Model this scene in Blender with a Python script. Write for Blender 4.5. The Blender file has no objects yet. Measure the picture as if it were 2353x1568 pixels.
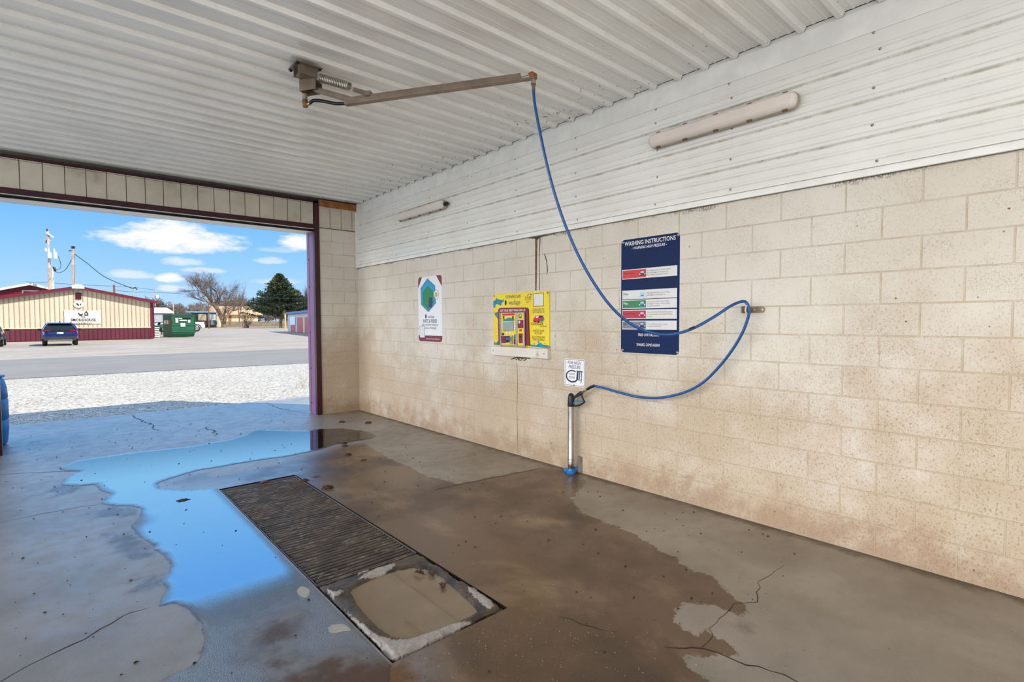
import bpy, bmesh, math, random
import numpy as np
from mathutils import Vector, Matrix
random.seed(7); rng = np.random.RandomState(3)
C = bpy.context.scene.collection
PI = math.pi
# ------------------------------------------------------------------ camera model
F, YAW, PIT, ROL, CH = 1200.39, math.radians(41.278), math.radians(2.179), math.radians(.204), 1.525
def ray(px, py):
    r = (px-1176.5)/F; u = (784-py)/F
    r, u = r*math.cos(ROL)+u*math.sin(ROL), -r*math.sin(ROL)+u*math.cos(ROL)
    d = math.cos(PIT)+u*math.sin(PIT); z = u*math.cos(PIT)-math.sin(PIT)
    return Vector((r*math.cos(YAW)+d*math.sin(YAW), -r*math.sin(YAW)+d*math.cos(YAW), z))
CAM = Vector((0, 0, CH))
def onX(px, py, X): v = ray(px, py); return CAM+v*(X/v.x)
def onY(px, py, Y): v = ray(px, py); return CAM+v*(Y/v.y)
def onZ(px, py, Z=0.): v = ray(px, py); return CAM+v*((Z-CH)/v.z)
def onP(px, py, p0, n): v = ray(px, py); return CAM+v*((p0-CAM).dot(n)/v.dot(n))
W, D, HC, SZ = 3.943, 8.492, 3.529, 2.438
# ------------------------------------------------------------------ materials
def lin(c):
    return tuple((x/12.92 if x <= .04045 else ((x+.055)/1.055)**2.4) for x in [v/255 for v in c[:3]])+(1.,)
class NT:
    def __init__(s, m): s.t = m.node_tree; s.n = s.t.nodes; s.l = s.t.links
    def new(s, typ, **kw):
        n = s.n.new(typ)
        for k, v in kw.items(): setattr(n, k, v)
        return n
    def set(s, n, i, v):
        if isinstance(v, bpy.types.NodeSocket): s.l.new(v, n.inputs[i])
        elif v is not None: n.inputs[i].default_value = v
    def math(s, op, a, b=None, c=None, clamp=False):
        n = s.new('ShaderNodeMath', operation=op, use_clamp=clamp)
        for i, v in enumerate((a, b, c)): s.set(n, i, v)
        return n.outputs[0]
    def mix(s, f, a, b, bt='MIX'):
        n = s.new('ShaderNodeMix', data_type='RGBA', blend_type=bt)
        s.set(n, 0, f); s.set(n, 6, a); s.set(n, 7, b); return n.outputs[2]
    def noise(s, vec, scale, det=3., rough=.55, dist=0.):
        n = s.new('ShaderNodeTexNoise')
        s.set(n, 'Vector', vec); s.set(n, 'Scale', scale); s.set(n, 'Detail', det); s.set(n, 'Roughness', rough); s.set(n, 'Distortion', dist)
        return n.outputs[0]
    def voro(s, vec, scale, out=0, feat='F1'):
        n = s.new('ShaderNodeTexVoronoi', feature=feat); s.set(n, 'Vector', vec); s.set(n, 'Scale', scale); return n.outputs[out]
    def step(s, v, a, b, lo=0., hi=1.):
        n = s.new('ShaderNodeMapRange', interpolation_type='SMOOTHSTEP')
        s.set(n, 0, v); s.set(n, 1, a); s.set(n, 2, b); s.set(n, 3, lo); s.set(n, 4, hi); return n.outputs[0]
    def pos(s): return s.new('ShaderNodeNewGeometry').outputs[0]
    def obj(s): return s.new('ShaderNodeTexCoord').outputs[3]
    def xyz(s, v):
        n = s.new('ShaderNodeSeparateXYZ'); s.set(n, 0, v); return n.outputs
    def comb(s, x, y, z):
        n = s.new('ShaderNodeCombineXYZ')
        for i, v in enumerate((x, y, z)): s.set(n, i, v)
        return n.outputs[0]
    def scl(s, v, t):
        n = s.new('ShaderNodeVectorMath', operation='MULTIPLY'); s.set(n, 0, v); s.set(n, 1, t); return n.outputs[0]
    def attr(s, name): return s.new('ShaderNodeAttribute', attribute_name=name).outputs[2]
    def bump(s, h, strength=.3, dist=.01, norm=None):
        n = s.new('ShaderNodeBump'); s.set(n, 'Height', h); s.set(n, 'Strength', strength); s.set(n, 'Distance', dist)
        if norm is not None: s.set(n, 'Normal', norm)
        return n.outputs[0]
MATS = {}
def base(name):
    m = bpy.data.materials.new(name); m.use_nodes = True; t = NT(m)
    b = t.n['Principled BSDF']; MATS[name] = m
    return m, t, b
def mat(name, col, rough=.5, metal=0., var=.12, vs=6., bump=0., bs=60., spec=None, dirt=None, ds=3., dt=(.5, .75), coat=0.):
    m, t, b = base(name)
    p = t.obj(); c = lin(col)
    n1 = t.noise(p, vs, 4.)
    dark = tuple(x*(1-var) for x in c[:3])+(1,); light = tuple(min(1, x*(1+var)) for x in c[:3])+(1,)
    o = t.mix(t.step(n1, .3, .7), dark, light)
    if dirt is not None: o = t.mix(t.step(t.noise(p, ds, 6., .65), dt[0], dt[1]), o, lin(dirt))
    t.set(b, 'Base Color', o); t.set(b, 'Roughness', t.math('ADD', t.math('MULTIPLY', n1, .15), rough-.075, clamp=True))
    b.inputs['Metallic'].default_value = metal
    if spec is not None: b.inputs['Specular IOR Level'].default_value = spec
    if coat: b.inputs['Coat Weight'].default_value = coat
    if bump: t.set(b, 'Normal', t.bump(t.noise(p, bs, 4.), bump, .01))
    return m
# ------------------------------------------------------------------ mesh builder
def frame(d):
    d = d.normalized(); a = Vector((0, 0, 1)) if abs(d.z) < .95 else Vector((1, 0, 0))
    x = d.cross(a).normalized(); return x, d.cross(x).normalized()
class MB:
    def __init__(s): s.v = []; s.f = []; s.m = []; s.sm = []; s.mats = []
    def mi(s, m):
        if m not in s.mats: s.mats.append(m)
        return s.mats.index(m)
    def add(s, vs, fs, m, smooth=False, T=None):
        o = len(s.v); k = s.mi(m)
        s.v += [tuple(T @ Vector(v)) if T is not None else tuple(v) for v in vs]
        for f in fs: s.f.append(tuple(o+i for i in f)); s.m.append(k); s.sm.append(smooth)
        return s
    def box(s, c, d, m, T=None, R=None):
        x, y, z = d[0]/2, d[1]/2, d[2]/2
        vs = [Vector((a, b, e)) for a in (-x, x) for b in (-y, y) for e in (-z, z)]
        if R is not None: vs = [R @ v for v in vs]
        vs = [v+Vector(c) for v in vs]
        return s.add(vs, [(0, 1, 3, 2), (4, 6, 7, 5), (0, 4, 5, 1), (2, 3, 7, 6), (0, 2, 6, 4), (1, 5, 7, 3)], m, False, T)
    def bb(s, lo, hi, m, T=None):
        return s.box([(a+b)/2 for a, b in zip(lo, hi)], [b-a for a, b in zip(lo, hi)], m, T)
    def tube(s, path, r, m, n=10, caps=True, smooth=True, T=None):
        P = [Vector(p) for p in path]; k = len(P)
        rs = r if isinstance(r, (list, tuple)) else [r]*k
        vs = []; x = None
        for i, p in enumerate(P):
            d = (P[min(i+1, k-1)]-P[max(i-1, 0)])
            if d.length < 1e-9: d = Vector((0, 0, 1))
            d.normalize()
            if x is None: x, y = frame(d)
            else:
                x = (x-d*x.dot(d))
                if x.length < 1e-6: x, y = frame(d)
                x.normalize(); y = d.cross(x)
            vs += [p+x*(rs[i]*math.cos(2*PI*j/n))+y*(rs[i]*math.sin(2*PI*j/n)) for j in range(n)]
        fs = [(i*n+j, i*n+(j+1) % n, (i+1)*n+(j+1) % n, (i+1)*n+j) for i in range(k-1) for j in range(n)]
        s.add(vs, fs, m, smooth, T)
        if caps: s.add(vs, [tuple(range(n))[::-1], tuple(range((k-1)*n, k*n))], m, False, T)
        return s
    def lathe(s, prof, m, n=24, T=None, smooth=True):
        vs = [(r*math.cos(2*PI*j/n), r*math.sin(2*PI*j/n), z) for r, z in prof for j in range(n)]
        k = len(prof)
        fs = [(i*n+j, i*n+(j+1) % n, (i+1)*n+(j+1) % n, (i+1)*n+j) for i in range(k-1) for j in range(n)]
        s.add(vs, fs, m, smooth, T)
        if prof[0][0] > 1e-4: s.add(vs[:n], [tuple(range(n))[::-1]], m, False, T)
        if prof[-1][0] > 1e-4: s.add(vs[-n:], [tuple(range(n))], m, False, T)
        return s
    def prism(s, pts, z0, z1, m, T=None):
        n = len(pts)
        a = sum(pts[i][0]*pts[(i+1) % n][1]-pts[(i+1) % n][0]*pts[i][1] for i in range(n))
        if a < 0: pts = pts[::-1]
        vs = [(p[0], p[1], z0) for p in pts]+[(p[0], p[1], z1) for p in pts]
        fs = [tuple(range(n))[::-1], tuple(range(n, 2*n))]+[(i, (i+1) % n, n+(i+1) % n, n+i) for i in range(n)]
        return s.add(vs, fs, m, False, T)
    def loft(s, secs, m, smooth=True, caps=True, T=None, closed=True):
        n = len(secs[0]); vs = [v for q in secs for v in q]
        r = range(n) if closed else range(n-1)
        fs = [(i*n+j, i*n+(j+1) % n, (i+1)*n+(j+1) % n, (i+1)*n+j) for i in range(len(secs)-1) for j in r]
        s.add(vs, fs, m, smooth, T)
        if caps: s.add(vs, [tuple(range(n))[::-1], tuple(range(len(vs)-n, len(vs)))], m, False, T)
        return s
    def text(s, body, size, m, x, y, z, align='CENTER', sx=1., bold=0., shear=0., T=None, rot=0., line=1.):
        c = bpy.data.curves.new('lettering', 'FONT'); c.body = body; c.size = size; c.align_x = align; c.align_y = 'CENTER'
        c.offset = bold*size; c.shear = shear; c.resolution_u = 2; c.space_line = line
        o = bpy.data.objects.new('lettering', c); C.objects.link(o)
        bpy.context.view_layer.update()
        me = bpy.data.meshes.new_from_object(o.evaluated_get(bpy.context.evaluated_depsgraph_get()))
        M = Matrix.Translation((x, y, z)) @ Matrix.Rotation(rot, 4, 'Z') @ Matrix.Diagonal((sx, 1, 1, 1))
        if T is not None: M = T @ M
        s.add([M @ v.co for v in me.vertices], [tuple(p.vertices) for p in me.polygons], m)
        bpy.data.objects.remove(o); bpy.data.curves.remove(c); bpy.data.meshes.remove(me)
        return s
    def build(s, name, parent=None, bevel=0., seg=2, weld=False, loc=None):
        me = bpy.data.meshes.new(name); me.from_pydata(s.v, [], s.f)
        for m in s.mats: me.materials.append(m)
        me.polygons.foreach_set('material_index', s.m); me.polygons.foreach_set('use_smooth', s.sm)
        if weld:
            bm = bmesh.new(); bm.from_mesh(me); bmesh.ops.remove_doubles(bm, verts=bm.verts, dist=1e-5); bmesh.ops.recalc_face_normals(bm, faces=bm.faces); bm.to_mesh(me); bm.free()
        me.update()
        o = bpy.data.objects.new(name, me); C.objects.link(o)
        if parent is not None: o.parent = parent
        if loc is not None: o.location = loc
        if bevel:
            b = o.modifiers.new('bevel', 'BEVEL'); b.width = bevel; b.segments = seg; b.limit_method = 'ANGLE'; b.angle_limit = math.radians(40)
        return o
def tag(o, label, cat, group=None, kind=None):
    o['label'] = label; o['category'] = cat
    if group: o['group'] = group
    if kind: o['kind'] = kind
    return o
def struct(o, label=None, cat=None):
    o['kind'] = 'structure'
    if label: o['label'] = label
    if cat: o['category'] = cat
    return o
def thing(name, label, cat, loc=(0, 0, 0), rz=0., group=None, M=None):
    o = bpy.data.objects.new(name, None); C.objects.link(o); o.empty_display_size = .1
    if M is not None: o.matrix_world = M
    else: o.location = loc; o.rotation_euler = (0, 0, rz)
    return tag(o, label, cat, group)
def copy_tree(o, parent=None):
    c = o.copy(); C.objects.link(c)
    if parent is not None: c.parent = parent
    for ch in list(o.children): copy_tree(ch, c)
    return c
def lab(o, label): o['label'] = label; return o
def rrect(x0, y0, x1, y1, r, n=5):
    out = []
    for cx, cy, a in ((x1-r, y1-r, 0), (x0+r, y1-r, 90), (x0+r, y0+r, 180), (x1-r, y0+r, 270)):
        out += [(cx+r*math.cos(math.radians(a+90*i/n)), cy+r*math.sin(math.radians(a+90*i/n))) for i in range(n+1)]
    return out
def ell(cx, cy, rx, ry, n=20, a0=0, a1=360):
    return [(cx+rx*math.cos(math.radians(a0+(a1-a0)*i/n)), cy+ry*math.sin(math.radians(a0+(a1-a0)*i/n))) for i in range(n+(1 if a1-a0 < 360 else 0))]
def spline(P, n=10):
    P = [Vector(p) for p in P]; Q = [P[0]*2-P[1]]+P+[P[-1]*2-P[-2]]; out = []
    for i in range(1, len(Q)-2):
        a, b, c, d = Q[i-1:i+3]
        for k in range(n):
            t = k/n
            out.append(.5*((2*b)+(c-a)*t+(2*a-5*b+4*c-d)*t*t+(3*b-a-3*c+d)*t**3))
    out.append(P[-1]); return out
def wallM(y, z, x=W):  # local x -> image right (-Y), local y -> up, local z -> into the bay
    return Matrix(((0, 0, -1, x), (-1, 0, 0, y), (0, 1, 0, z), (0, 0, 0, 1)))
SKYTOP, FILL_BANK = 2.5, 4.6
# ------------------------------------------------------------------ world, sun, camera
scn = bpy.context.scene
cam = bpy.data.cameras.new('camera'); cam.sensor_width = 36; cam.lens = F/2353*36; cam.clip_end = 2000; cam.clip_start = .02
co = bpy.data.objects.new('camera', cam); C.objects.link(co); scn.camera = co
rh = Vector((math.cos(YAW), -math.sin(YAW), 0)); fh = Vector((math.sin(YAW), math.cos(YAW), 0)); zz = Vector((0, 0, 1))
fw = fh*math.cos(PIT)-zz*math.sin(PIT); up = zz*math.cos(PIT)+fh*math.sin(PIT)
R_ = rh*math.cos(ROL)-up*math.sin(ROL); U_ = rh*math.sin(ROL)+up*math.cos(ROL)
co.matrix_world = Matrix(((R_.x, U_.x, -fw.x, 0), (R_.y, U_.y, -fw.y, 0), (R_.z, U_.z, -fw.z, CH), (0, 0, 0, 1)))
vs = scn.view_settings; vs.view_transform = 'Standard'; vs.look = 'None'; vs.exposure = .13; vs.gamma = 1.; vs.use_curve_mapping = False
SUN = Vector((.60, -.80, .97)).normalized()
sl = bpy.data.lights.new('sun', 'SUN'); sl.energy = 6.2; sl.angle = math.radians(.55); sl.color = (1, .94, .84)
so = bpy.data.objects.new('sun', sl); C.objects.link(so); so.rotation_euler = SUN.to_track_quat('Z', 'Y').to_euler(); so.location = (30, -40, 50)
wd = bpy.data.worlds.new('sky'); wd.use_nodes = True; scn.world = wd
t = NT(wd); bg = t.n['Background']
dv = t.new('ShaderNodeTexCoord').outputs[0]
X_, Y_, Z_ = t.xyz(dv)
el = t.math('ARCSINE', Z_); az = t.math('ARCTAN2', X_, Y_)
ramp = t.new('ShaderNodeValToRGB'); t.set(ramp, 0, t.math('DIVIDE', el, PI/2, clamp=True))
cr = ramp.color_ramp; cr.elements[0].position = 0; cr.elements[0].color = lin((186, 222, 254))
for p_, c_ in ((.03, (170, 212, 255)), (.07, (143, 200, 255)), (.105, (120, 186, 254)), (.15, (140, 206, 255)), (.26, (104, 176, 253)), (.45, (92, 166, 250)), (1., (70, 140, 235))):
    if p_ == 1.: e_ = cr.elements[-1]; e_.position = 1
    else: e_ = cr.elements.new(p_)
    e_.color = lin(c_)
skyc = ramp.outputs[0]
# unseen front sky above the door's view, boosted to brighten the puddles
front = t.step(Y_, .1, .5)
boost = t.math('MULTIPLY', t.step(el, .165, .25, 0., SKYTOP-1.), t.math('MULTIPLY', front, t.step(el, .95, .75)))
boost = t.math('ADD', boost, 1.)
skyc = t.mix(1., skyc, t.comb(boost, boost, boost), 'MULTIPLY')
# unseen pale veil added overhead to make the skylight less blue
skyc = t.mix(t.step(el, .75, 1.0, 0., .25), skyc, (.80, .84, .90, 1))
rear = t.step(Y_, .12, -.45, 1., .40)  # unseen rear sky dimmed so shadows outside come out deeper
skyc = t.mix(1., skyc, t.comb(rear, rear, rear), 'MULTIPLY')
# clouds: each an ellipse of azimuth/elevation broken up by noise
cv = t.comb(t.math('MULTIPLY', az, 1.), t.math('MULTIPLY', el, 2.6), 0.)
nz = t.noise(cv, 26., 7., .62, .2); nz2 = t.noise(cv, 60., 5., .6)
cm = None
for px, py, wx, wy, amp in ((400, 556, 160, 38, 1.), (392, 538, 100, 34, 1.), (440, 560, 110, 20, .8), (392, 640, 36, 14, .95), (300, 632, 62, 12, .55), (420, 603, 52, 13, .6), (395, 664, 40, 9, .6), (688, 560, 46, 26, .95), (470, 622, 55, 8, .5), (622, 600, 42, 10, .5), (640, 575, 60, 8, .3), (640, 648, 60, 9, .35)):
    d = ray(px, py).normalized(); a0, e0 = math.atan2(d.x, d.y), math.asin(d.z)
    d2 = ray(px+wx, py).normalized(); d3 = ray(px, py-wy).normalized()
    wa, we = abs(math.atan2(d2.x, d2.y)-a0), abs(math.asin(d3.z)-e0)
    u = t.math('DIVIDE', t.math('SUBTRACT', az, a0), wa); v = t.math('DIVIDE', t.math('SUBTRACT', el, e0), we)
    # flat base: below the centre the ellipse is squashed
    v = t.math('MULTIPLY', v, t.step(v, -.2, .2, 1.45, 1.))
    q = t.math('SUBTRACT', 1., t.math('ADD', t.math('MULTIPLY', u, u), t.math('MULTIPLY', v, v)))
    q = t.math('ADD', q, t.math('MULTIPLY', t.math('SUBTRACT', nz, .5), 2.6))
    q = t.math('ADD', q, t.math('MULTIPLY', t.math('SUBTRACT', nz2, .5), .8))
    q = t.math('MULTIPLY', t.step(q, -.28, .9), amp)
    cm = q if cm is None else t.math('MAXIMUM', cm, q)
skyc = t.mix(cm, skyc, (.93, .93, .98, 1))
# bright unseen cloud fill added low on the left to light the bay
n3 = t.noise(dv, 3.2, 6., .6)
back = t.step(t.math('ADD', t.math('MULTIPLY', Y_, -.12), t.math('MULTIPLY', X_, -1.)), .45, .80)
bank = t.math('MULTIPLY', t.math('MULTIPLY', back, t.step(n3, .25, .5)), t.step(el, .62, .40))
skyc = t.mix(bank, skyc, (FILL_BANK, FILL_BANK*.98, FILL_BANK*.95, 1))
t.set(bg, 'Color', skyc); bg.inputs['Strength'].default_value = 1.
# ------------------------------------------------------------------ materials of the bay
def cmu_mat(name, uaxis, uoff, zoff=0.):
    m, t, b = base(name); p = t.pos(); x, y, z = t.xyz(p)
    u = t.math('SUBTRACT', x if uaxis == 'X' else y, uoff)
    bv = t.comb(t.math('ADD', u, 40.64*2), t.math('ADD', t.math('ADD', z, zoff), .2032*0), 0.)
    br = t.new('ShaderNodeTexBrick', offset=.5, offset_frequency=2, squash=1.)
    t.set(br, 'Vector', bv); t.set(br, 'Color1', (.0, .0, .0, 1)); t.set(br, 'Color2', (1, 1, 1, 1)); t.set(br, 'Mortar', (.5, .5, .5, 1))
    t.set(br, 'Scale', 1.); t.set(br, 'Mortar Size', .006); t.set(br, 'Mortar Smooth', .35); t.set(br, 'Bias', 0.); t.set(br, 'Brick Width', .4064); t.set(br, 'Row Height', .2032)
    mort = br.outputs[1]; bid = br.outputs[0]
    big = t.noise(p, 1.1, 5., .6); med = t.noise(p, 5., 5., .65); fine = t.noise(t.scl(p, (1, 1, .75)), 85., 3., .6)
    idv = t.math('MULTIPLY', t.math('SUBTRACT', t.xyz(bid)[0], .5), t.math('SUBTRACT', 1., mort))
    # paint film, warmer and dirtier in splashed patches of the lower courses
    col = t.mix(t.step(big, .3, .7), lin((223, 217, 206)), lin((213, 205, 190)))
    splash = t.math('ADD', t.step(z, 2.3, .2), t.math('MULTIPLY', t.math('SUBTRACT', big, .5), 1.3))
    splash = t.math('ADD', splash, t.math('MULTIPLY', t.math('SUBTRACT', med, .5), .9))
    splash = t.math('ADD', splash, t.math('MULTIPLY', idv, .10))
    col = t.mix(t.step(splash, .15, 1.05, 0., .75), col, lin((186, 163, 134)))
    low = t.math('ADD', t.step(z, .55, .0), t.math('MULTIPLY', t.math('SUBTRACT', med, .5), 2.))
    col = t.mix(t.step(low, .35, 1.2, 0., .55), col, lin((150, 116, 88)))
    foot = t.math('ADD', t.step(z, .06, .0), t.math('MULTIPLY', t.math('SUBTRACT', fine, .5), .9))
    col = t.mix(t.step(foot, .85, 1.25, 0., .5), col, lin((222, 214, 204)))
    # block pits
    pitz = t.math('ADD', t.voro(t.scl(p, (1, 1, 1.25)), 130., 0), t.math('MULTIPLY', t.math('SUBTRACT', t.noise(p, 40., 3.), .5), -.5))
    pits = t.math('MULTIPLY', t.step(pitz, .30, .16), t.step(t.noise(p, 2.6, 4.), .40, .60))
    col = t.mix(t.math('MULTIPLY', pits, .40), col, lin((112, 90, 66)))
    col = t.mix(t.math('MULTIPLY', t.step(fine, .52, .70), t.step(splash, -.1, .9, .12, .62)), col, lin((146, 118, 90)))
    # a few dark drips and rust dots
    dots = t.step(t.voro(p, 9., 0), .07, .03)
    col = t.mix(t.math('MULTIPLY', dots, t.step(t.noise(p, 1.7, 2.), .45, .6)), col, lin((128, 88, 44)))
    # joints: tan, stronger in places
    col = t.mix(t.math('MULTIPLY', mort, t.step(t.noise(p, 7., 4.), .3, .7, .2, .75)), col, lin((186, 165, 136)))
    # black mould directly under the metal siding
    if uaxis == 'Y':
        mo = t.math('ADD', t.step(z, 2.33, 2.44), t.math('MULTIPLY', t.math('SUBTRACT', t.noise(p, 3., 5., .7), .5), 2.))
        mo = t.math('MULTIPLY', t.step(mo, .85, 1.25), t.step(fine, .38, .56))
        col = t.mix(t.math('MULTIPLY', mo, .75), col, lin((70, 58, 44)))
    t.set(b, 'Base Color', col); b.inputs['Roughness'].default_value = .62; b.inputs['Specular IOR Level'].default_value = .25
    h = t.math('SUBTRACT', t.math('ADD', t.math('MULTIPLY', fine, .25), t.math('MULTIPLY', pits, -.5)), t.math('MULTIPLY', mort, 1.1))
    t.set(b, 'Normal', t.bump(h, .55, .006))
    return m
M_cmu = cmu_mat('painted_block', 'Y', 1.563)
M_cmuX = cmu_mat('painted_block_end', 'X', 3.70)
def panel_mat(name, rustw, axis):
    m, t, b = base(name); p = t.pos(); x, y, z = t.xyz(p)
    col = t.mix(t.step(t.noise(p, 1.3, 4.), .3, .7), lin((240, 240, 234)), lin((230, 229, 222)))
    # grime trapped along the ribs
    g = t.attr('grime'); n = t.noise(t.scl(p, (1, 1, 1)), 9., 5., .7)
    col = t.mix(t.math('MULTIPLY', g, t.step(n, .38, .75, .12, .75)), col, lin((146, 128, 92)))
    gm = t.math('MULTIPLY', g, t.step(t.noise(p, 30., 5., .75), .62, .70)); col = t.mix(gm, col, lin((74, 50, 30)))
    # flaking rust, densest toward the wall end
    r = t.noise(p, 24., 6., .7); rr = t.noise(p, 1.2, 3.)
    if axis == 'ceil':
        band = t.math('MULTIPLY', t.step(x, 2.2, 3.9), t.step(y, .5, 3.5, .5, 1.))
    else:
        band = t.math('MULTIPLY', t.step(z, 3.0, 3.5), t.step(y, 1.2, 5.5))
    thr = t.math('SUBTRACT', .70, t.math('MULTIPLY', band, t.math('MULTIPLY', rr, .17)))
    ru = t.step(t.math('SUBTRACT', r, thr), 0., .02)
    ru = t.math('MULTIPLY', ru, t.math('ADD', t.math('MULTIPLY', band, .9), .12, clamp=True))
    col = t.mix(ru, col, lin((112, 74, 44)))
    t.set(b, 'Base Color', col); b.inputs['Roughness'].default_value = .3; b.inputs['Specular IOR Level'].default_value = .5
    t.set(b, 'Roughness', t.step(t.noise(p, 1.5, 2.), .2, .8, .14, .20))
    t.set(b, 'Normal', t.bump(t.noise(p, 2.2, 1.), .10, .01))
    return m
M_ceil = panel_mat('ceiling_panel_steel', 1, 'ceil'); MATS['ceiling_panel_steel'].node_tree.nodes['Principled BSDF'].inputs['Specular IOR Level'].default_value = .8; M_side = panel_mat('siding_panel_steel', 1, 'wall')
M_trim = mat('white_trim_steel', (238, 238, 232), .35, var=.06, dirt=(150, 132, 104), ds=4., dt=(.68, .8))
M_head = mat('header_panel', (204, 197, 178), .45, var=.08, vs=3., dirt=(168, 152, 122), ds=2.5, dt=(.52, .8))
M_seam = mat('seam_grime', (78, 62, 40), .8)
M_mar = mat('maroon_paint_steel', (58, 10, 24), .34, var=.15, vs=4., spec=.5, dirt=(120, 78, 88), ds=14., dt=(.7, .8))
M_marlit = mat('lit_maroon_steel', (122, 82, 118), .45, var=.12, vs=5.)  # maroon of the jamb with the daylight on its face put into the colour
M_wood = mat('raw_board', (150, 92, 42), .6, var=.3, vs=9.)
M_dark = mat('dark_gap', (22, 18, 15), .9)
M_slotgrime = mat('wall_slot_grime', (104, 84, 60), .85, var=.35, vs=20.)
M_blk = mat('black_plastic', (20, 20, 22), .38)
M_rubber = mat('black_rubber', (16, 16, 17), .45)
M_hose = mat('blue_hose_jacket', (0, 80, 148), .3, var=.06, spec=.6)
M_steel = mat('brushed_stainless', (186, 180, 172), .3, 1., var=.12, vs=20.)
M_boom = mat('dull_boom_steel', (138, 122, 106), .42, .55, var=.18, vs=9., dirt=(112, 72, 40), ds=8., dt=(.62, .8))
M_spring = mat('spring_steel', (196, 192, 178), .3, .8)
M_brass = mat('old_brass', (150, 104, 66), .4, .7, var=.25, vs=30.)
M_rustor = mat('orange_rust_fitting', (150, 84, 34), .6, var=.3, vs=40.)
M_zinc = mat('zinc_fitting', (176, 170, 158), .35, .8)
M_white = mat('white_print', (236, 236, 236), .4, var=.02)
M_offw = mat('offwhite_print', (222, 222, 220), .45, var=.03)
M_navy = mat('navy_sign_face', (4, 33, 82), .5, var=.12, vs=3., spec=.2)
M_navyt = mat('navy_print', (24, 40, 104), .4, var=.02)
M_yel = mat('yellow_sign_face', (236, 212, 38), .4, var=.05, vs=3.)
M_marp = mat('maroon_print', (122, 26, 48), .4, var=.06)
M_cyan = mat('cyan_print', (16, 150, 200), .4, var=.1, vs=20.)
M_teal = mat('teal_print', (22, 128, 148), .4, var=.12, vs=40.)
M_green = mat('green_print', (22, 128, 70), .4, var=.05)
M_red = mat('red_print', (206, 24, 34), .4, var=.05)
M_crim = mat('crimson_print', (186, 20, 60), .4, var=.05)
M_dred = mat('dark_red_print', (110, 10, 20), .4, var=.05)
M_grey = mat('grey_print', (122, 124, 130), .4, var=.05)
M_ink = mat('black_print', (28, 28, 32), .45, var=.02)
M_gold = mat('gold_print', (222, 190, 70), .4)
M_pale = mat('pale_blue_print', (176, 206, 226), .4)
M_screen = mat('grey_green_screen', (150, 172, 160), .18, var=.1)
M_bscr = mat('blue_keypad_screen', (40, 88, 196), .2)
M_board = mat('white_painted_board', (222, 214, 204), .55, var=.05, dirt=(176, 140, 112), ds=5., dt=(.6, .8))
M_diff = mat('yellowed_lamp_diffuser', (228, 217, 207), .35, var=.05, vs=3.)
M_lamp = mat('grey_lamp_housing', (168, 156, 138), .5, var=.15)
M_clip = mat('rusty_lamp_clip', (110, 88, 66), .5, .5)
M_barrel = mat('blue_barrel_plastic', (8, 108, 172), .4, var=.08, vs=3.)
M_bclamp = mat('blue_clamp_plastic', (20, 124, 200), .35)
def iron_mat():
    m, t, b = base('rusty_grate_iron'); p = t.pos()
    s = t.noise(t.scl(p, (3., 30., 10.)), 4., 6., .7)
    col = t.mix(t.step(t.noise(p, 6., 4.), .35, .7), lin((84, 76, 70)), lin((112, 98, 86)))
    col = t.mix(t.step(s, .53, .66, 0., .85), col, lin((168, 158, 144)))
    col = t.mix(t.math('MULTIPLY', t.step(t.noise(p, 3., 3.), .5, .65), t.step(t.xyz(p)[1], 4., 5.2)), col, lin((94, 66, 46)))
    t.set(b, 'Base Color', col); t.set(b, 'Roughness', t.step(s, .3, .7, .55, .35)); b.inputs['Metallic'].default_value = .35
    t.set(b, 'Normal', t.bump(t.noise(p, 130., 4.), .35, .004)); return m
M_iron = iron_mat()
# ------------------------------------------------------------------ floor polygons traced on the ground plane
G2 = lambda P: np.array([tuple(onZ(x, y))[:2] for x, y in P])
def sdf(poly, pts):   # positive inside
    n = len(poly); d = np.full(len(pts), 1e9); ins = np.zeros(len(pts), bool)
    for i in range(n):
        a, b = poly[i], poly[(i+1) % n]; e = b-a; w = pts-a
        h = np.clip((w@e)/max(1e-12, e@e), 0, 1); q = w-np.outer(h, e); d = np.minimum(d, (q*q).sum(1))
        c = (a[1] > pts[:, 1]) != (b[1] > pts[:, 1])
        with np.errstate(divide='ignore', invalid='ignore'):
            ins ^= c & (pts[:, 0] < (b[0]-a[0])*(pts[:, 1]-a[1])/(b[1]-a[1])+a[0])
    d = np.sqrt(d); return np.where(ins, d, -d)
LEFT = [(132, 1076), (150, 1083), (178, 1085), (160, 1092), (146, 1102), (140, 1115), (178, 1118), (215, 1115), (232, 1128), (250, 1137), (238, 1148), (232, 1158), (265, 1163), (300, 1165), (322, 1172), (320, 1190), (305, 1210), (315, 1230), (340, 1246), (358, 1252), (358, 1264), (375, 1275), (392, 1298), (388, 1318), (366, 1336), (380, 1345), (380, 1360), (360, 1396), (395, 1390), (430, 1405), (460, 1435), (468, 1460), (465, 1500), (455, 1520), (430, 1540), (385, 1562), (340, 1590), (300, 1640)]
TOP = [(160, 1063), (200, 1055), (260, 1046), (330, 1037), (400, 1030), (440, 1026), (480, 1018), (530, 1010), (560, 1000), (578, 990), (600, 986), (640, 989), (700, 990), (735, 986), (790, 985), (830, 990), (856, 997), (868, 1003), (845, 1010)]
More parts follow.
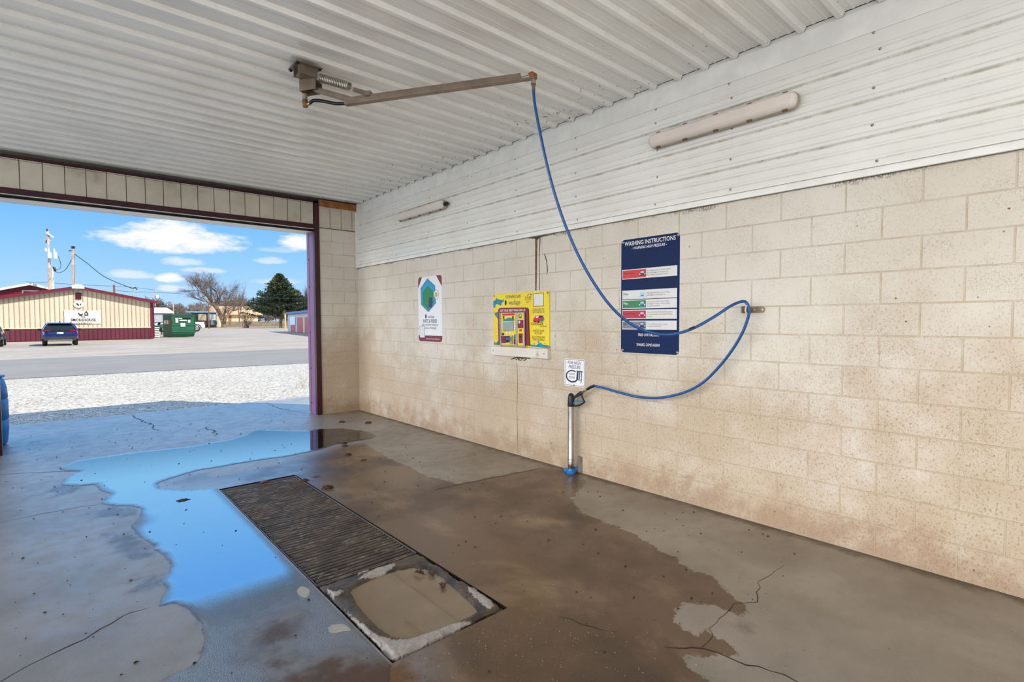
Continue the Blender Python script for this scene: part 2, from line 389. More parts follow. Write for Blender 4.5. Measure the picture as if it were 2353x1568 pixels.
WET = [tuple(p) for p in LEFT[::-1]]+TOP+[(835, 1016), (850, 1026), (880, 1045), (930, 1070), (985, 1095), (1050, 1112), (1170, 1090), (1250, 1075), (1285, 1076), (1345, 1093), (1338, 1118), (1310, 1150), (1340, 1180), (1395, 1205), (1455, 1225), (1520, 1265), (1570, 1300), (1640, 1330), (1700, 1380), (1738, 1420), (1690, 1413), (1640, 1392), (1585, 1387), (1550, 1402), (1560, 1440), (1600, 1462), (1625, 1450), (1690, 1490), (1700, 1507), (1640, 1508), (1570, 1512), (1600, 1545), (1640, 1580), (1700, 1660)]
WATER = [tuple(p) for p in LEFT[::-1]]+TOP+[(825, 1014), (780, 1020), (745, 1031), (705, 1041), (660, 1050), (600, 1058), (520, 1071), (458, 1082), (420, 1092), (385, 1102), (362, 1112), (372, 1122), (430, 1127), (500, 1122), (514, 1128), (560, 1172), (620, 1236), (680, 1299), (722, 1344), (742, 1360), (790, 1410), (850, 1475), (905, 1530), (900, 1580), (860, 1660)]
MUDSPOT = [(570, 1470), (600, 1430), (640, 1412), (672, 1408), (690, 1425), (680, 1455), (655, 1490), (690, 1520), (740, 1500), (860, 1500), (960, 1490), (1050, 1660), (640, 1660), (640, 1590), (585, 1520)]
ISLE = [(458, 1085), (520, 1073), (600, 1060), (638, 1056), (652, 1063), (628, 1073), (560, 1084), (490, 1097)]
DAMP = [[(230, 1172), (270, 1165), (318, 1170), (310, 1182), (270, 1190), (235, 1190), (205, 1188)], [(240, 1230), (290, 1222), (318, 1235), (330, 1262), (300, 1285), (275, 1268)], [(290, 1262), (330, 1252), (355, 1265), (345, 1280), (310, 1285)], [(310, 1340), (360, 1325), (380, 1335), (340, 1362), (308, 1360)], [(108, 1128), (140, 1116), (180, 1121), (165, 1132), (130, 1138)], [(1700, 1440), (1740, 1430), (1720, 1425)], [(430, 1088), (460, 1085), (470, 1098), (400, 1108), (365, 1112)]]
P_WET, P_WATER, P_MUD, P_ISLE = G2(WET), G2(WATER), G2(MUDSPOT), G2(ISLE)
def floor_mat():
    m, t, b = base('bay_concrete'); p = t.pos(); x, y, z = t.xyz(p)
    n1 = t.noise(p, 1.2, 5., .6); n2 = t.noise(p, 7., 5., .65); n3 = t.noise(p, 60., 4., .6); n4 = t.noise(p, 240., 2.)
    dry = t.mix(t.step(n1, .3, .7), lin((156, 144, 129)), lin((132, 121, 107)))
    dry = t.mix(t.step(n2, .5, .8, 0., .5), dry, lin((134, 122, 110)))
    dry = t.mix(t.step(n4, .45, .75, 0., .4), dry, lin((110, 100, 90)))
    sp = t.step(t.voro(p, 22., 0), .10, .05); sp = t.math('MULTIPLY', sp, t.step(n2, .5, .6)); dry = t.mix(sp, dry, lin((58, 46, 38)))
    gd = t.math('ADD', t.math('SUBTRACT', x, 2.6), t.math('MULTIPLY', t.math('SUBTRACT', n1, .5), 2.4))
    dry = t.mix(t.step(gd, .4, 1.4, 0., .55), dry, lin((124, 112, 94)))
    w = t.math('ADD', t.attr('wet'), t.math('ADD', t.math('MULTIPLY', t.math('SUBTRACT', n2, .5), .20), t.math('MULTIPLY', t.math('SUBTRACT', n3, .5), .05)))
    wet = t.step(w, -.008, .012)
    wc = t.mix(t.step(n1, .35, .7), lin((104, 78, 54)), lin((78, 58, 42)))
    wc = t.mix(t.step(t.noise(t.scl(p, (1., .6, 1.)), 1.7, 5., .6, .4), .5, .72, 0., .8), wc, lin((146, 117, 86)))
    wc = t.mix(t.step(n2, .58, .76, 0., .6), wc, lin((70, 54, 42)))
    wc = t.mix(t.step(t.voro(p, 60., 0), .09, .05, 0., .7), wc, lin((180, 156, 120)))
    d = t.math('ADD', t.attr('damp'), t.math('MULTIPLY', t.math('SUBTRACT', n2, .5), .25))
    damp = t.step(d, -.06, .05)
    dry = t.mix(t.math('MULTIPLY', damp, .75), dry, lin((84, 72, 64)))
    md = t.math('ADD', t.attr('mud'), t.math('MULTIPLY', t.math('SUBTRACT', n2, .5), .5)); mud = t.step(md, -.05, .15)
    # the bed of the puddle on the door side is grey concrete, the muddy runoff brown
    pud = t.step(t.math('ADD', t.attr('pool'), t.math('MULTIPLY', t.math('SUBTRACT', n1, .5), .5)), -.35, .25)
    wc = t.mix(pud, wc, t.mix(t.step(n2, .4, .7), lin((162, 158, 156)), lin((138, 133, 131))))
    wc = t.mix(mud, wc, t.mix(n3, lin((124, 88, 50)), lin((90, 62, 36))))
    col = t.mix(wet, dry, wc)
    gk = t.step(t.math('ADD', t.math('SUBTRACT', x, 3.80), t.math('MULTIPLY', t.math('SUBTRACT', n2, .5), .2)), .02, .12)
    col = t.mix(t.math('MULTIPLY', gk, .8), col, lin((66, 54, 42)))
    t.set(b, 'Base Color', col)
    ro = t.step(n2, .3, .7, .30, .45)
    wr = t.step(n1, .35, .65, .16, .40)
    t.set(b, 'Roughness', t.math('ADD', t.math('MULTIPLY', ro, t.math('SUBTRACT', 1., wet)), t.math('MULTIPLY', wr, wet)))
    b.inputs['Specular IOR Level'].default_value = .5
    h = t.math('ADD', t.math('MULTIPLY', n3, .5), t.math('MULTIPLY', n4, .25))
    t.set(b, 'Normal', t.bump(h, .28, .006)); return m
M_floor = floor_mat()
def water_mat():
    m, t, b = base('puddle_water'); t.n.remove(b); out = t.n['Material Output']; p = t.pos()
    film = t.attr('film'); h = t.math('ADD', t.noise(t.scl(p, (1.5, .8, 1)), 115., 4., .6), t.math('MULTIPLY', t.noise(p, 280., 3.), .4))
    nb = t.new('ShaderNodeBump'); t.set(nb, 'Height', t.math('MULTIPLY', h, film)); nb.inputs['Strength'].default_value = .8; nb.inputs['Distance'].default_value = .010
    tr = t.new('ShaderNodeBsdfTransparent'); tr.inputs[0].default_value = (.80, .78, .76, 1)
    gl = t.new('ShaderNodeBsdfGlossy'); t.set(gl, 'Roughness', t.math('ADD', t.math('MULTIPLY', film, .30), .015)); t.set(gl, 'Normal', nb.outputs[0])
    fr = t.new('ShaderNodeFresnel'); fr.inputs[0].default_value = 4.2; t.set(fr, 'Normal', nb.outputs[0])
    mx = t.new('ShaderNodeMixShader'); t.set(mx, 0, t.math('MULTIPLY', fr.outputs[0], t.attr('sheen'))); t.l.new(tr.outputs[0], mx.inputs[1]); t.l.new(gl.outputs[0], mx.inputs[2])
    t.l.new(mx.outputs[0], out.inputs[0]); return m
M_water = water_mat()
def muddy_mat():
    m, t, b = base('muddy_water'); p = t.pos()
    col = t.mix(t.noise(p, 5., 4.), lin((150, 128, 100)), lin((128, 106, 82)))
    t.set(b, 'Base Color', col); b.inputs['Roughness'].default_value = .04; b.inputs['IOR'].default_value = 1.45; return m
M_muddy = muddy_mat()
# ================================================================== THE BAY
XL, YB = -1.9, -2.3            # left edge of the slab, rear edge of the roof
HX0, HX1, HY0, HY1 = 1.095, 1.775, 2.065, 5.315   # pit opening
def cuts(a, b, s, extra):
    xs = sorted(set([a, b]+[e for e in extra if a < e < b])); out = []
    for p, q in zip(xs, xs[1:]):
        k = max(1, round((q-p)/s)); out += [p+(q-p)*i/k for i in range(k)]
    return out+[b]
gx = cuts(XL, 4.4, .04, [HX0, HX1]); gy = cuts(YB, 10.72, .04, [HY0, HY1])
pts = np.array([(x, y) for y in gy for x in gx]); nx = len(gx)
fs = [(j*nx+i, j*nx+i+1, (j+1)*nx+i+1, (j+1)*nx+i) for j in range(len(gy)-1) for i in range(nx-1)
      if not (HX0-1e-6 <= gx[i] < HX1-1e-6 and HY0-1e-6 <= gy[j] < HY1-1e-6)]
me = bpy.data.meshes.new('floor'); me.from_pydata([(x, y, 0) for x, y in pts], [], fs); me.materials.append(M_floor)
S_wet = np.minimum(sdf(P_WET, pts), -sdf(P_ISLE, pts))
S_damp = np.max([sdf(G2(q), pts) for q in DAMP], axis=0)
for nm, arr in (('wet', S_wet), ('damp', S_damp), ('mud', sdf(P_MUD, pts)), ('pool', sdf(P_WATER, pts))):
    a = me.attributes.new(nm, 'FLOAT', 'POINT'); a.data.foreach_set('value', arr.astype(np.float32))
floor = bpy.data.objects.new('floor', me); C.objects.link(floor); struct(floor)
b = MB(); m = M_dark
for lo, hi in (((HX0-.02, HY0, -.45), (HX0, HY1, -.004)), ((HX1, HY0, -.45), (HX1+.02, HY1, -.004)), ((HX0, HY0-.02, -.45), (HX1, HY0, -.004)), ((HX0, HY1, -.45), (HX1, HY1+.02, -.004)), ((HX0, HY0, -.47), (HX1, HY1, -.45))): b.bb(lo, hi, m)
struct(b.build('trim_drain_pit'))
b = MB().bb((XL, 10.72, -.3), (4.4, 10.74, -.002), M_floor); struct(b.build('trim_slab_edge'))
# ---- cracks and joints: thin dark seams lying in the slab
M_crack = mat('crack_grime', (52, 42, 36), .9)
def seam(px, w, name='trim_floor_crack', jit=.012, z=.0012):
    P = [onZ(x, y) for x, y in px]; Q = []
    for a, c in zip(P, P[1:]):
        k = max(2, int((c-a).length/.05))
        for i in range(k):
            q = a.lerp(c, i/k)
            if Q: q = q+Vector((random.uniform(-jit, jit), random.uniform(-jit, jit), 0))
            Q.append(q)
    Q.append(P[-1]); vs = []; k = len(Q)
    for i, q in enumerate(Q):
        d = (Q[min(i+1, k-1)]-Q[max(i-1, 0)]).normalized(); n = Vector((-d.y, d.x, 0))
        ww = w*random.uniform(.5, 1.2)*(.35+.65*math.sin(PI*min(1, (i+.6)/k*1.0))) if jit else w
        vs += [(q+n*ww/2)[:2]+(z,), (q-n*ww/2)[:2]+(z,)]
    struct(MB().add(vs, [(2*i, 2*i+1, 2*i+3, 2*i+2) for i in range(k-1)], M_crack).build(name))
seam([(0, 1568), (60, 1530), (130, 1500), (200, 1466), (262, 1430), (300, 1408), (345, 1396)], .008)
seam([(0, 1202), (60, 1189), (120, 1177), (210, 1162), (235, 1158)], .006)
seam([(300, 953), (320, 966), (345, 974), (362, 990)], .022, jit=.03)
seam([(470, 982), (490, 992), (500, 1003)], .02, jit=.03)
seam([(610, 925), (640, 938), (700, 950)], .015, jit=.03)
seam([(1525, 1487), (1570, 1488), (1612, 1489), (1680, 1518), (1770, 1540), (1840, 1572)], .009)
seam([(1612, 1489), (1632, 1460), (1630, 1445), (1655, 1420), (1672, 1400), (1690, 1388), (1740, 1383), (1745, 1340), (1800, 1300)], .005)
seam([(1285, 1418), (1340, 1436), (1420, 1453)], .005)
seam([(0, 1091), (90, 1086), (178, 1083), (200, 1082)], .007, 'trim_floor_joint', 0)
seam([(1000, 1126), (1060, 1113), (1170, 1091), (1262, 1072)], .007, 'trim_floor_joint', 0)
seam([(455, 1081), (462, 1077)], .01, 'trim_floor_joint', 0)
# ---- right wall: painted block below, ribbed steel siding above
b = MB().bb((W, YB, -.05), (W+.2, D+.33, SZ), M_cmu)
wr = struct(b.build('wall_right'))
def ribbed(name, mat_, length, across, ribs, minors, M, base_h=0., rib_h=.016, rw=.021, gs=1., mh=.0045, parent=None):
    """profile across (v), protruding along local +z, extruded along local x; returns object"""
    prof = [(0., 0., 0.)]
    for v, k in sorted([(r, 'R') for r in ribs]+[(q, 'm') for q in minors]):
        w1, w2, h = (rw, rw*.5, rib_h) if k == 'R' else (.012, .006, mh)
        if v-w1-.012 <= 0 or v+w1+.012 >= across: continue
        g = gs*(1. if k == 'R' else .42)
        prof += [(v-w1-.010, 0., 0.), (v-w1-.001, 0., g), (v-w1, 0., g), (v-w2, h, g*.4), (v-w2+.001, h, 0.), (v+w2, h, 0.), (v+w1-.001, .001, 0.), (v+w1, 0., g*.3), (v+w1+.008, 0., 0.)]
    prof.append((across, 0., 0.))
    seg = 2; vs = []; gr = []
    for i in range(seg):
        for v, h, g in prof: vs.append(tuple(M @ Vector((length*i/(seg-1), v, base_h+h)))); gr.append(g)
    n = len(prof); fs = [(j, j+1, n+j+1, n+j) for j in range(n-1)]
    me = bpy.data.meshes.new(name); me.from_pydata(vs, [], fs); me.materials.append(mat_)
    a = me.attributes.new('grime', 'FLOAT', 'POINT'); a.data.foreach_set('value', np.array(gr, np.float32))
    o = bpy.data.objects.new(name, me); C.objects.link(o)
    if parent is not None: o.parent = parent
    return o
SX = W-.012
backing = MB().bb((SX+.001, YB, SZ+.002), (W+.2, D+.33, HC+.2), M_dark); wu = struct(backing.build('wall_right_upper'))
ribs = [3.162-SZ, 2.932-SZ, 2.703-SZ]; mins = [r+k for r in ribs+[3.391-SZ] for k in (-.0762, -.1524)]
mins = [q for q in mins if q < .86 and q > .06]
M1 = Matrix(((0, 0, -1, SX), (-1, 0, 0, D-.005), (0, 1, 0, SZ), (0, 0, 0, 1)))
ribbed('metal_siding', M_side, D-.005-YB, HC-SZ, ribs, mins, M1, parent=wu)
b = MB().bb((SX-.021, YB, SZ), (SX, D-.01, SZ+.006), M_trim).bb((SX-.023, YB, SZ), (SX-.019, D-.01, SZ+.03), M_trim).bb((SX-.012, YB, SZ+.03), (SX, D-.01, SZ+.044), M_trim).bb((SX-.018, YB, SZ+.052), (SX-.001, D-.01, SZ+.058), M_trim)
b.build('bottom_trim', wu)
b = MB().bb((SX-.006, YB, HC-.19), (SX-.001, D-.01, HC-.030), M_trim).bb((SX-.009, YB, HC-.192), (SX-.001, D-.01, HC-.186), M_trim)
b.build('top_flashing', wu)
b = MB()
for y0 in (8.0, 7.1, 6.2, 5.3, 4.4, 3.5, 2.6, 1.94, 1.0, .1):
    for z0 in (3.205, 2.975, 2.745, 2.515, 3.32):
        T = wallM(y0+random.uniform(-.02, .02), z0+.012, SX); b.lathe([(.009, 0), (.009, .0025), (.005, .003), (.005, .007), (0, .0075)], M_zinc, 8, T)
b.build('siding_screws', wu)
b = MB().bb((SX-.022, D-.03, SZ), (SX-.0005, D-.004, HC-.16), M_trim); b.build('corner_trim', wu)
# ---- ceiling
rr = [2.376+.2337*k-YB for k in range(-40, 40)]; rr = [r for r in rr if .05 < r < D-YB-.03]
mm = [r+k for r in rr for k in (.078, .156)]
M2 = Matrix(((1, 0, 0, XL), (0, 1, 0, YB), (0, 0, -1, HC), (0, 0, 0, 1)))
cl = ribbed('ceiling', M_ceil, SX-.010-XL, D-YB-.002, rr, [q for q in mm if q < D-YB-.05], M2, rib_h=.030, rw=.032, gs=.22, mh=.003); struct(cl)
b = MB().bb((XL-.25, YB-.2, HC+.02), (W+.2, 8.95, 3.92), M_trim); struct(b.build('trim_roof'))
# ---- far wall: stub of block by the corner, raw board, header of panels, maroon frame
PX0, PX1 = 3.205, 3.288      # maroon post
b = MB().bb((PX1, D, -.05), (W-.001, D+.33, 3.055), M_cmuX); we = struct(b.build('wall_far'))
b = MB().bb((PX1, D-.004, 3.06), (W-.013, D+.1, 3.40), M_head)
for x in (3.47, 3.66, 3.85): b.bb((x, D-.0055, 3.06), (x+.006, D-.003, 3.385), M_seam)
b.bb((PX1, D-.0055, 3.052), (W-.013, D-.001, 3.062), M_seam); b.build('upper_panel', we)
struct(MB().bb((PX1, D-.03, 3.40), (W-.025, D+.02, HC-.022), M_wood).build('trim_board', None, .004))
b = MB().bb((XL, D-.002, 3.10), (PX0-.01, D+.05, HC-.08), M_head)
for k in range(-1, 25):
    x = -.25-.2032*2+.2032*k
    if XL < x < PX0-.04: b.bb((x-.003, D-.0035, 3.10), (x+.004, D, HC-.08), M_seam)
b.bb((XL, D-.0035, HC-.098), (PX0-.01, D, HC-.094), M_seam)
struct(b.build('wall_far_header'))
struct(MB().bb((XL, D-.018, HC-.075), (PX0, D+.03, HC-.045), M_mar).build('trim_header_top'))
struct(MB().bb((XL, D-.02, 3.03), (PX0, D+.06, 3.10), M_mar).build('trim_header_beam', None, .004))
b = MB().bb((XL, D+.0, 3.022), (PX0, D+.035, 3.030), M_trim).bb((XL, D+.035, 2.99), (PX0, D+.06, 3.012), M_dark).bb((XL, D+.05, 2.985), (PX0, D+.33, 3.0), M_trim).bb((XL, D+.33, 2.985), (PX0+.5, D+.36, 3.9), M_head)
struct(b.build('trim_header_underside'))
b = MB().bb((PX0, D-.02, 0.), (PX1, D+.05, 3.44), M_mar); post = struct(b.build('trim_door_post', None, .004))
b = MB().bb((PX0-.001, D+.045, .0), (PX0+.03, D+.22, 3.0), M_marlit).bb((PX0-.001, D+.235, 0.02), (PX0+.03, D+.33, 3.0), M_marlit).bb((PX0+.004, D+.2, .0), (PX0+.03, D+.25, 3.0), M_dark)
for z0 in (2.55, 2.1, 1.35, .75, .18): b.tube([(PX0-.006, D+.235, z0), (PX0+.01, D+.235, z0)], .012, M_dark, 8)
b.build('jamb_lining', post)
struct(MB().bb((PX0+.03, D+.33, -.02), (W+.2, D+.36, 3.9), M_head).build('trim_outer_face'))
b = MB().bb((-.58, 8.34, 0.), (-.478, 8.44, 3.03), M_mar); struct(b.build('trim_left_post', None, .004))
struct(MB().bb((XL, D, -.05), (-.58, D+.33, 3.03), M_cmuX).build('wall_far_left'))
# ---- vertical slot full of grime over the yellow sign, crack below it
slot = MB(); T = wallM(0, 0)
def wl(px, py, X=W): v = onX(px, py, X); return (-v.y, v.z)
slot.prism([wl(1230, 546), wl(1235, 546), wl(1233, 668), wl(1230, 668)], 0, .002, M_slotgrime, T)
slot.prism([wl(1240, 545), wl(1242, 545), wl(1240, 600), wl(1240, 668), wl(1238.5, 668)], 0, .002, M_seam, T)
slot.prism([wl(1212, 548), wl(1252, 541), wl(1280, 537), wl(1240, 546), wl(1235, 552), wl(1230, 549)], 0, .0022, M_seam, T)
slot.prism([wl(1252, 583), wl(1257, 600), wl(1259, 622), wl(1256, 634), wl(1257.5, 622), wl(1255.5, 600), wl(1251, 585)], 0, .002, M_crack, T)
slot.prism([wl(1188, 835), wl(1190, 880), wl(1188, 940), wl(1190, 1000), wl(1189.4, 1040), wl(1189.2, 1000), wl(1187.4, 940), wl(1189.3, 880), wl(1187.2, 835)], 0, .001, M_slotgrime, T)
slot.build('wall_slot', wr)
# ================================================================== THINGS INSIDE THE BAY
def wm(o):
    m = o.matrix_basis.copy()
    while o.parent: o = o.parent; m = o.matrix_basis @ m
    return m
def wbuild(mb, name, parent, bevel=0., seg=2, weld=False):   # shapes given in world space, stored in the parent's space
    inv = wm(parent).inverted(); mb.v = [tuple(inv @ Vector(v)) for v in mb.v]
    return mb.build(name, parent, bevel, seg, weld)
# ---- puddle: a level sheet of water over the low part of the slab
def ss(v, a, b): t_ = min(1., max(0., (v-a)/(b-a))); return t_*t_*(3-2*t_)
def puddle(name, poly, step, z, material, label, filmf=None, lo=None, wob=.0, grow=0.):
    q0, q1 = poly.min(0)-step*2-grow, poly.max(0)+step*2+grow
    xs = np.arange(q0[0], q1[0], step); ys = np.arange(q0[1], q1[1], step)
    P = np.array([(x, y) for y in ys for x in xs]); s = sdf(poly, P)+grow
    if wob: s = s+np.array([wob*(math.sin(17*x+3*y)+math.sin(9*y-13*x+1)+.6*math.sin(37*x+29*y)+.5*math.sin(53*y-41*x)) for x, y in P])
    if lo is not None: s = np.minimum(s, lo(P))
    n = len(xs); S = s.reshape(len(ys), n); gyy, gxx = np.gradient(S, step); gl = np.sqrt(gxx**2+gyy**2)+1e-9
    sh = np.where(S < 0, np.minimum(-S, step*1.5), 0)
    X = P[:, 0].reshape(S.shape)+gxx/gl*sh; Y = P[:, 1].reshape(S.shape)+gyy/gl*sh
    use = {}; vs = []; fs = []; fl = []; sh_ = []
    for j in range(len(ys)-1):
        for i in range(n-1):
            if max(S[j, i], S[j, i+1], S[j+1, i], S[j+1, i+1]) <= 0: continue
            f = []
            for a, c in ((j, i), (j, i+1), (j+1, i+1), (j+1, i)):
                if (a, c) not in use: use[(a, c)] = len(vs); vs.append((X[a, c], Y[a, c], z)); fl.append(filmf(X[a, c], Y[a, c], S[a, c]) if filmf else 0.); sh_.append(ss(S[a, c], -.004, .014) if filmf else 1.)
                f.append(use[(a, c)])
            fs.append(tuple(f))
    me = bpy.data.meshes.new(name); me.from_pydata(vs, [], fs); me.materials.append(material)
    a = me.attributes.new('film', 'FLOAT', 'POINT'); a.data.foreach_set('value', np.array(fl, np.float32))
    if filmf: q_ = sdf(P_MUD, np.array(vs)[:, :2]); sh_ = [a_*(1-.88*ss(b_+.05*math.sin(23*v_[0]+9*v_[1])*math.sin(19*v_[1]), -.12, .10)) for a_, b_, v_ in zip(sh_, q_, vs)]
    a = me.attributes.new('sheen', 'FLOAT', 'POINT'); a.data.foreach_set('value', np.array(sh_, np.float32))
    o = bpy.data.objects.new(name, me); C.objects.link(o); return tag(o, label, 'puddle')
def ss(v, a, b): t_ = min(1., max(0., (v-a)/(b-a))); return t_*t_*(3-2*t_)
def film(x, y, s):
    return min(1., ss(y, 3.35, 2.75)+.25*ss(s, .06, .01)+.25*ss(x, .9, 1.1)*0+.7*math.exp(-((x-.35)**2/.02+(y-4.85)**2/.02))+.5*ss(y, 8.0, 8.25)*ss(x, 2.9, 2.2))
keep = lambda P: np.maximum(np.maximum(HX0-.012-P[:, 0], P[:, 1]-HY1-.012), HY0-P[:, 1]-.03)
puddle('puddle', P_WATER, .03, .0025, M_water, 'large sky-blue puddle spread over the concrete left of the drain grating', film, keep, .006)
for q, l in (([(705, 1345), (716, 1350), (712, 1358), (715, 1368), (700, 1374), (686, 1370), (684, 1358), (692, 1348)], 'small pale dry patch'),):
    pass
# ---- pale dry islands of concrete inside the wet film (flat blotches of lime on the slab)
M_lime = mat('pale_lime_scale', (176, 166, 152), .6, var=.1, vs=30., bump=.2)
def blotch(px, name, z=.0034):
    P = spline([onZ(x, y) for x, y in px]+[onZ(*px[0])], 4)[:-1]
    return MB().prism([(p.x, p.y) for p in P], -.001, z, M_lime).build(name)
struct(blotch([(692, 1349), (704, 1352), (712, 1360), (708, 1372), (698, 1374), (686, 1368), (683, 1358)], 'trim_dry_patch'))
struct(blotch([(754, 1444), (768, 1437), (790, 1437), (806, 1450), (790, 1452), (770, 1456), (758, 1454)], 'trim_dry_patch'))
# ---- two sections of drain grating
def grating(y0, y1, label, nb):
    r = thing('drain_grating', label, 'drain grate', ((HX0+HX1)/2, (y0+y1)/2, -.03), group='drain grating sections over the pit')
    f = MB(); x0, x1 = HX0+.008, HX1-.008
    f.bb((x0, y0, -.05), (x0+.008, y1, -.003), M_iron).bb((x1-.008, y0, -.05), (x1, y1, -.003), M_iron)
    f.bb((x0, y0, -.05), (x1, y0+.008, -.006), M_iron).bb((x0, y1-.008, -.05), (x1, y1, -.006), M_iron)
    for x in (x0+.16, x1-.16): f.bb((x-.005, y0, -.06), (x+.005, y1, -.028), M_iron)
    wbuild(f, 'frame', r, .002)
    p = (y1-y0-.02)/nb
    for i in range(nb):
        y = y0+.01+p*(i+.5); q = MB(); h = .012+random.uniform(-.0015, .0015)
        ys_ = [(-.5, 0), (-.45, .55), (-.2, .95), (.2, .95), (.45, .55), (.5, 0), (.42, -1.4), (-.42, -1.4)]
        xa, xb = x0+.012+random.uniform(0, .006), x1-.012-random.uniform(0, .006)
        q.loft([[(x, y+u*.020, -.018+v*h) for u, v in ys_] for x in (xa, xb)], M_iron)
        wbuild(q, 'bar', r)
    return r
grating(4.13, 5.295, 'rusty brown far section of the drain grating, with a leaf on it', 29)
grating(2.975, 4.125, 'near section of the drain grating with bare worn bars, beside the concrete lid', 28)
# ---- concrete lid with a basin of muddy water
M_lidc = mat('wet_lid_concrete', (104, 88, 76), .5, var=.3, vs=14., bump=.6, bs=90.)
def lid_mat():
    m, t, b = base('lid_concrete'); p = t.pos(); n = t.noise(p, 40., 5., .7); n2 = t.noise(p, 9., 4.)
    a = t.step(t.math('ADD', t.attr('dry'), t.math('MULTIPLY', t.math('SUBTRACT', n, .5), .05)), -.004, .006)
    wetc = t.mix(t.step(n2, .4, .7), lin((94, 76, 58)), lin((48, 42, 37)))
    dryc = t.mix(n, lin((196, 184, 172)), lin((150, 140, 130)))
    t.set(b, 'Base Color', t.mix(a, wetc, dryc)); t.set(b, 'Roughness', t.step(a, 0, 1, .3, .7))
    t.set(b, 'Normal', t.bump(n, .7, .012)); return m
M_lid = lid_mat()
lx0, lx1, ly0, ly1 = HX0+.014, 1.765, 2.086, 2.955
BAS = G2([(806, 1356), (830, 1342), (870, 1322), (910, 1310), (948, 1303), (985, 1308), (1015, 1325), (1070, 1375), (1098, 1402), (1075, 1416), (1030, 1434), (985, 1452), (940, 1466), (900, 1460), (868, 1438), (842, 1412), (820, 1386)])
DRY = [[(790, 1398), (803, 1412), (836, 1438), (870, 1464), (905, 1473), (940, 1470), (990, 1452), (1040, 1436), (1082, 1428), (1080, 1436), (1050, 1452), (990, 1484), (940, 1508), (908, 1524), (870, 1490), (830, 1446)],
       [(1072, 1350), (1090, 1352), (1108, 1366), (1128, 1382), (1136, 1396), (1125, 1404), (1108, 1390), (1085, 1372)], [(820, 1336), (838, 1322), (868, 1308), (905, 1297), (910, 1302), (885, 1318), (850, 1330)], [(750, 1356), (770, 1362), (790, 1358), (786, 1368), (766, 1376)], [(820, 1318), (846, 1309), (850, 1312), (826, 1322)]]
NL = 66; lx = np.linspace(lx0, lx1, NL); ly = np.linspace(ly0, ly1, NL+20); LP = np.array([(x, y) for y in ly for x in lx])
sb = sdf(BAS, LP); sd = np.max([sdf(G2(q), LP) for q in DRY], axis=0)
edge = np.minimum(np.minimum(LP[:, 0]-lx0, lx1-LP[:, 0]), np.minimum(LP[:, 1]-ly0, ly1-LP[:, 1]))
hz = np.where(sd > 0, .010, .003)-.030*np.clip((sb+.03)/.07, 0, 1)+rng.normal(0, .0012, len(LP))
chip = np.array([max(0, math.sin(31*x+5*y)*math.sin(23*y-9*x)) for x, y in LP])
hz -= np.where(edge < .012, .006+.02*chip, 0)
LPx = LP.copy(); LPx += rng.normal(0, .0016, LP.shape)*(edge[:, None] < .01)
vs_ = [(x, y, z) for (x, y), z in zip(LPx, hz)]
fs_ = [(j*NL+i, j*NL+i+1, (j+1)*NL+i+1, (j+1)*NL+i) for j in range(NL+19) for i in range(NL-1)]
bd = [i for i in range(NL)]+[j*NL+NL-1 for j in range(1, NL+20)]+[(NL+19)*NL+i for i in range(NL-2, -1, -1)]+[j*NL for j in range(NL+18, 0, -1)]
o_ = len(vs_); vs_ += [(vs_[i][0], vs_[i][1], -.11) for i in bd]; k_ = len(bd)
fs_ += [(bd[i], o_+i, o_+(i+1) % k_, bd[(i+1) % k_]) for i in range(k_)]+[tuple(range(o_, o_+k_))]
lr = thing('pit_lid', 'chipped concrete pit lid with a hollow of muddy water, nearer than the grating', 'lid', ((lx0+lx1)/2, (ly0+ly1)/2, -.11))
me = bpy.data.meshes.new('slab'); off = Vector((-(lx0+lx1)/2, -(ly0+ly1)/2, .11)); me.from_pydata([Vector(v)+off for v in vs_], [], fs_); me.materials.append(M_lid)
at = me.attributes.new('dry', 'FLOAT', 'POINT'); at.data.foreach_set('value', np.concatenate([sd, np.full(k_, -.1)]).astype(np.float32))
me.polygons.foreach_set('use_smooth', [True]*((NL-1)*(NL+19))+[False]*(k_+1))
so_ = bpy.data.objects.new('slab', me); C.objects.link(so_); so_.parent = lr
for xs_ in (lx0+.02, lx1-.06): wbuild(MB().bb((xs_, ly0+.02, -.45), (xs_+.04, ly1-.02, -.11), M_dark), 'support', lr)
pd = puddle('puddle', BAS, .02, -.0095, M_muddy, 'shallow pool of brown muddy water lying in the chipped pit lid', grow=.018)
# ---- leaves and clods
M_leaf = mat('dry_leaf', (122, 82, 44), .7, var=.3, vs=30.); M_leafd = mat('wet_dark_leaf', (74, 52, 34), .5, var=.3, vs=30.)
M_clod = mat('dark_mud_clod', (62, 46, 32), .75, var=.4, vs=20., bump=.6, bs=60.)
def leaf(px, size, rot, label, m=M_leaf, z=.002, curl=.3):
    p = onZ(*px, z); out = []; n = 9
    L = [(0, 0), (.18, .2), (.3, .12), (.42, .34), (.55, .16), (.72, .24), (1, 0)]
    top = [(x, y) for x, y in L]; b = MB(); vs = []; 
    for x, y in top: vs += [(x*size, y*size, abs(y)*size*curl+.0015), (x*size, 0, .002+.1*size*math.sin(x*PI)), (x*size, -y*size*.85, abs(y)*size*curl*1.2+.0015)]
    fs = []
    for i in range(len(top)-1): fs += [(3*i, 3*i+1, 3*i+4, 3*i+3), (3*i+1, 3*i+2, 3*i+5, 3*i+4)]
    b.add(vs, fs, m, True); b.tube([(-.25*size, 0, .004), (0, 0, .003)], .0012, m, 5)
    o = b.build('fallen_leaf', None, loc=p); o.rotation_euler = (0, 0, rot)
    md = o.modifiers.new('t', 'SOLIDIFY'); md.thickness = .0008
    return tag(o, label, 'leaf')
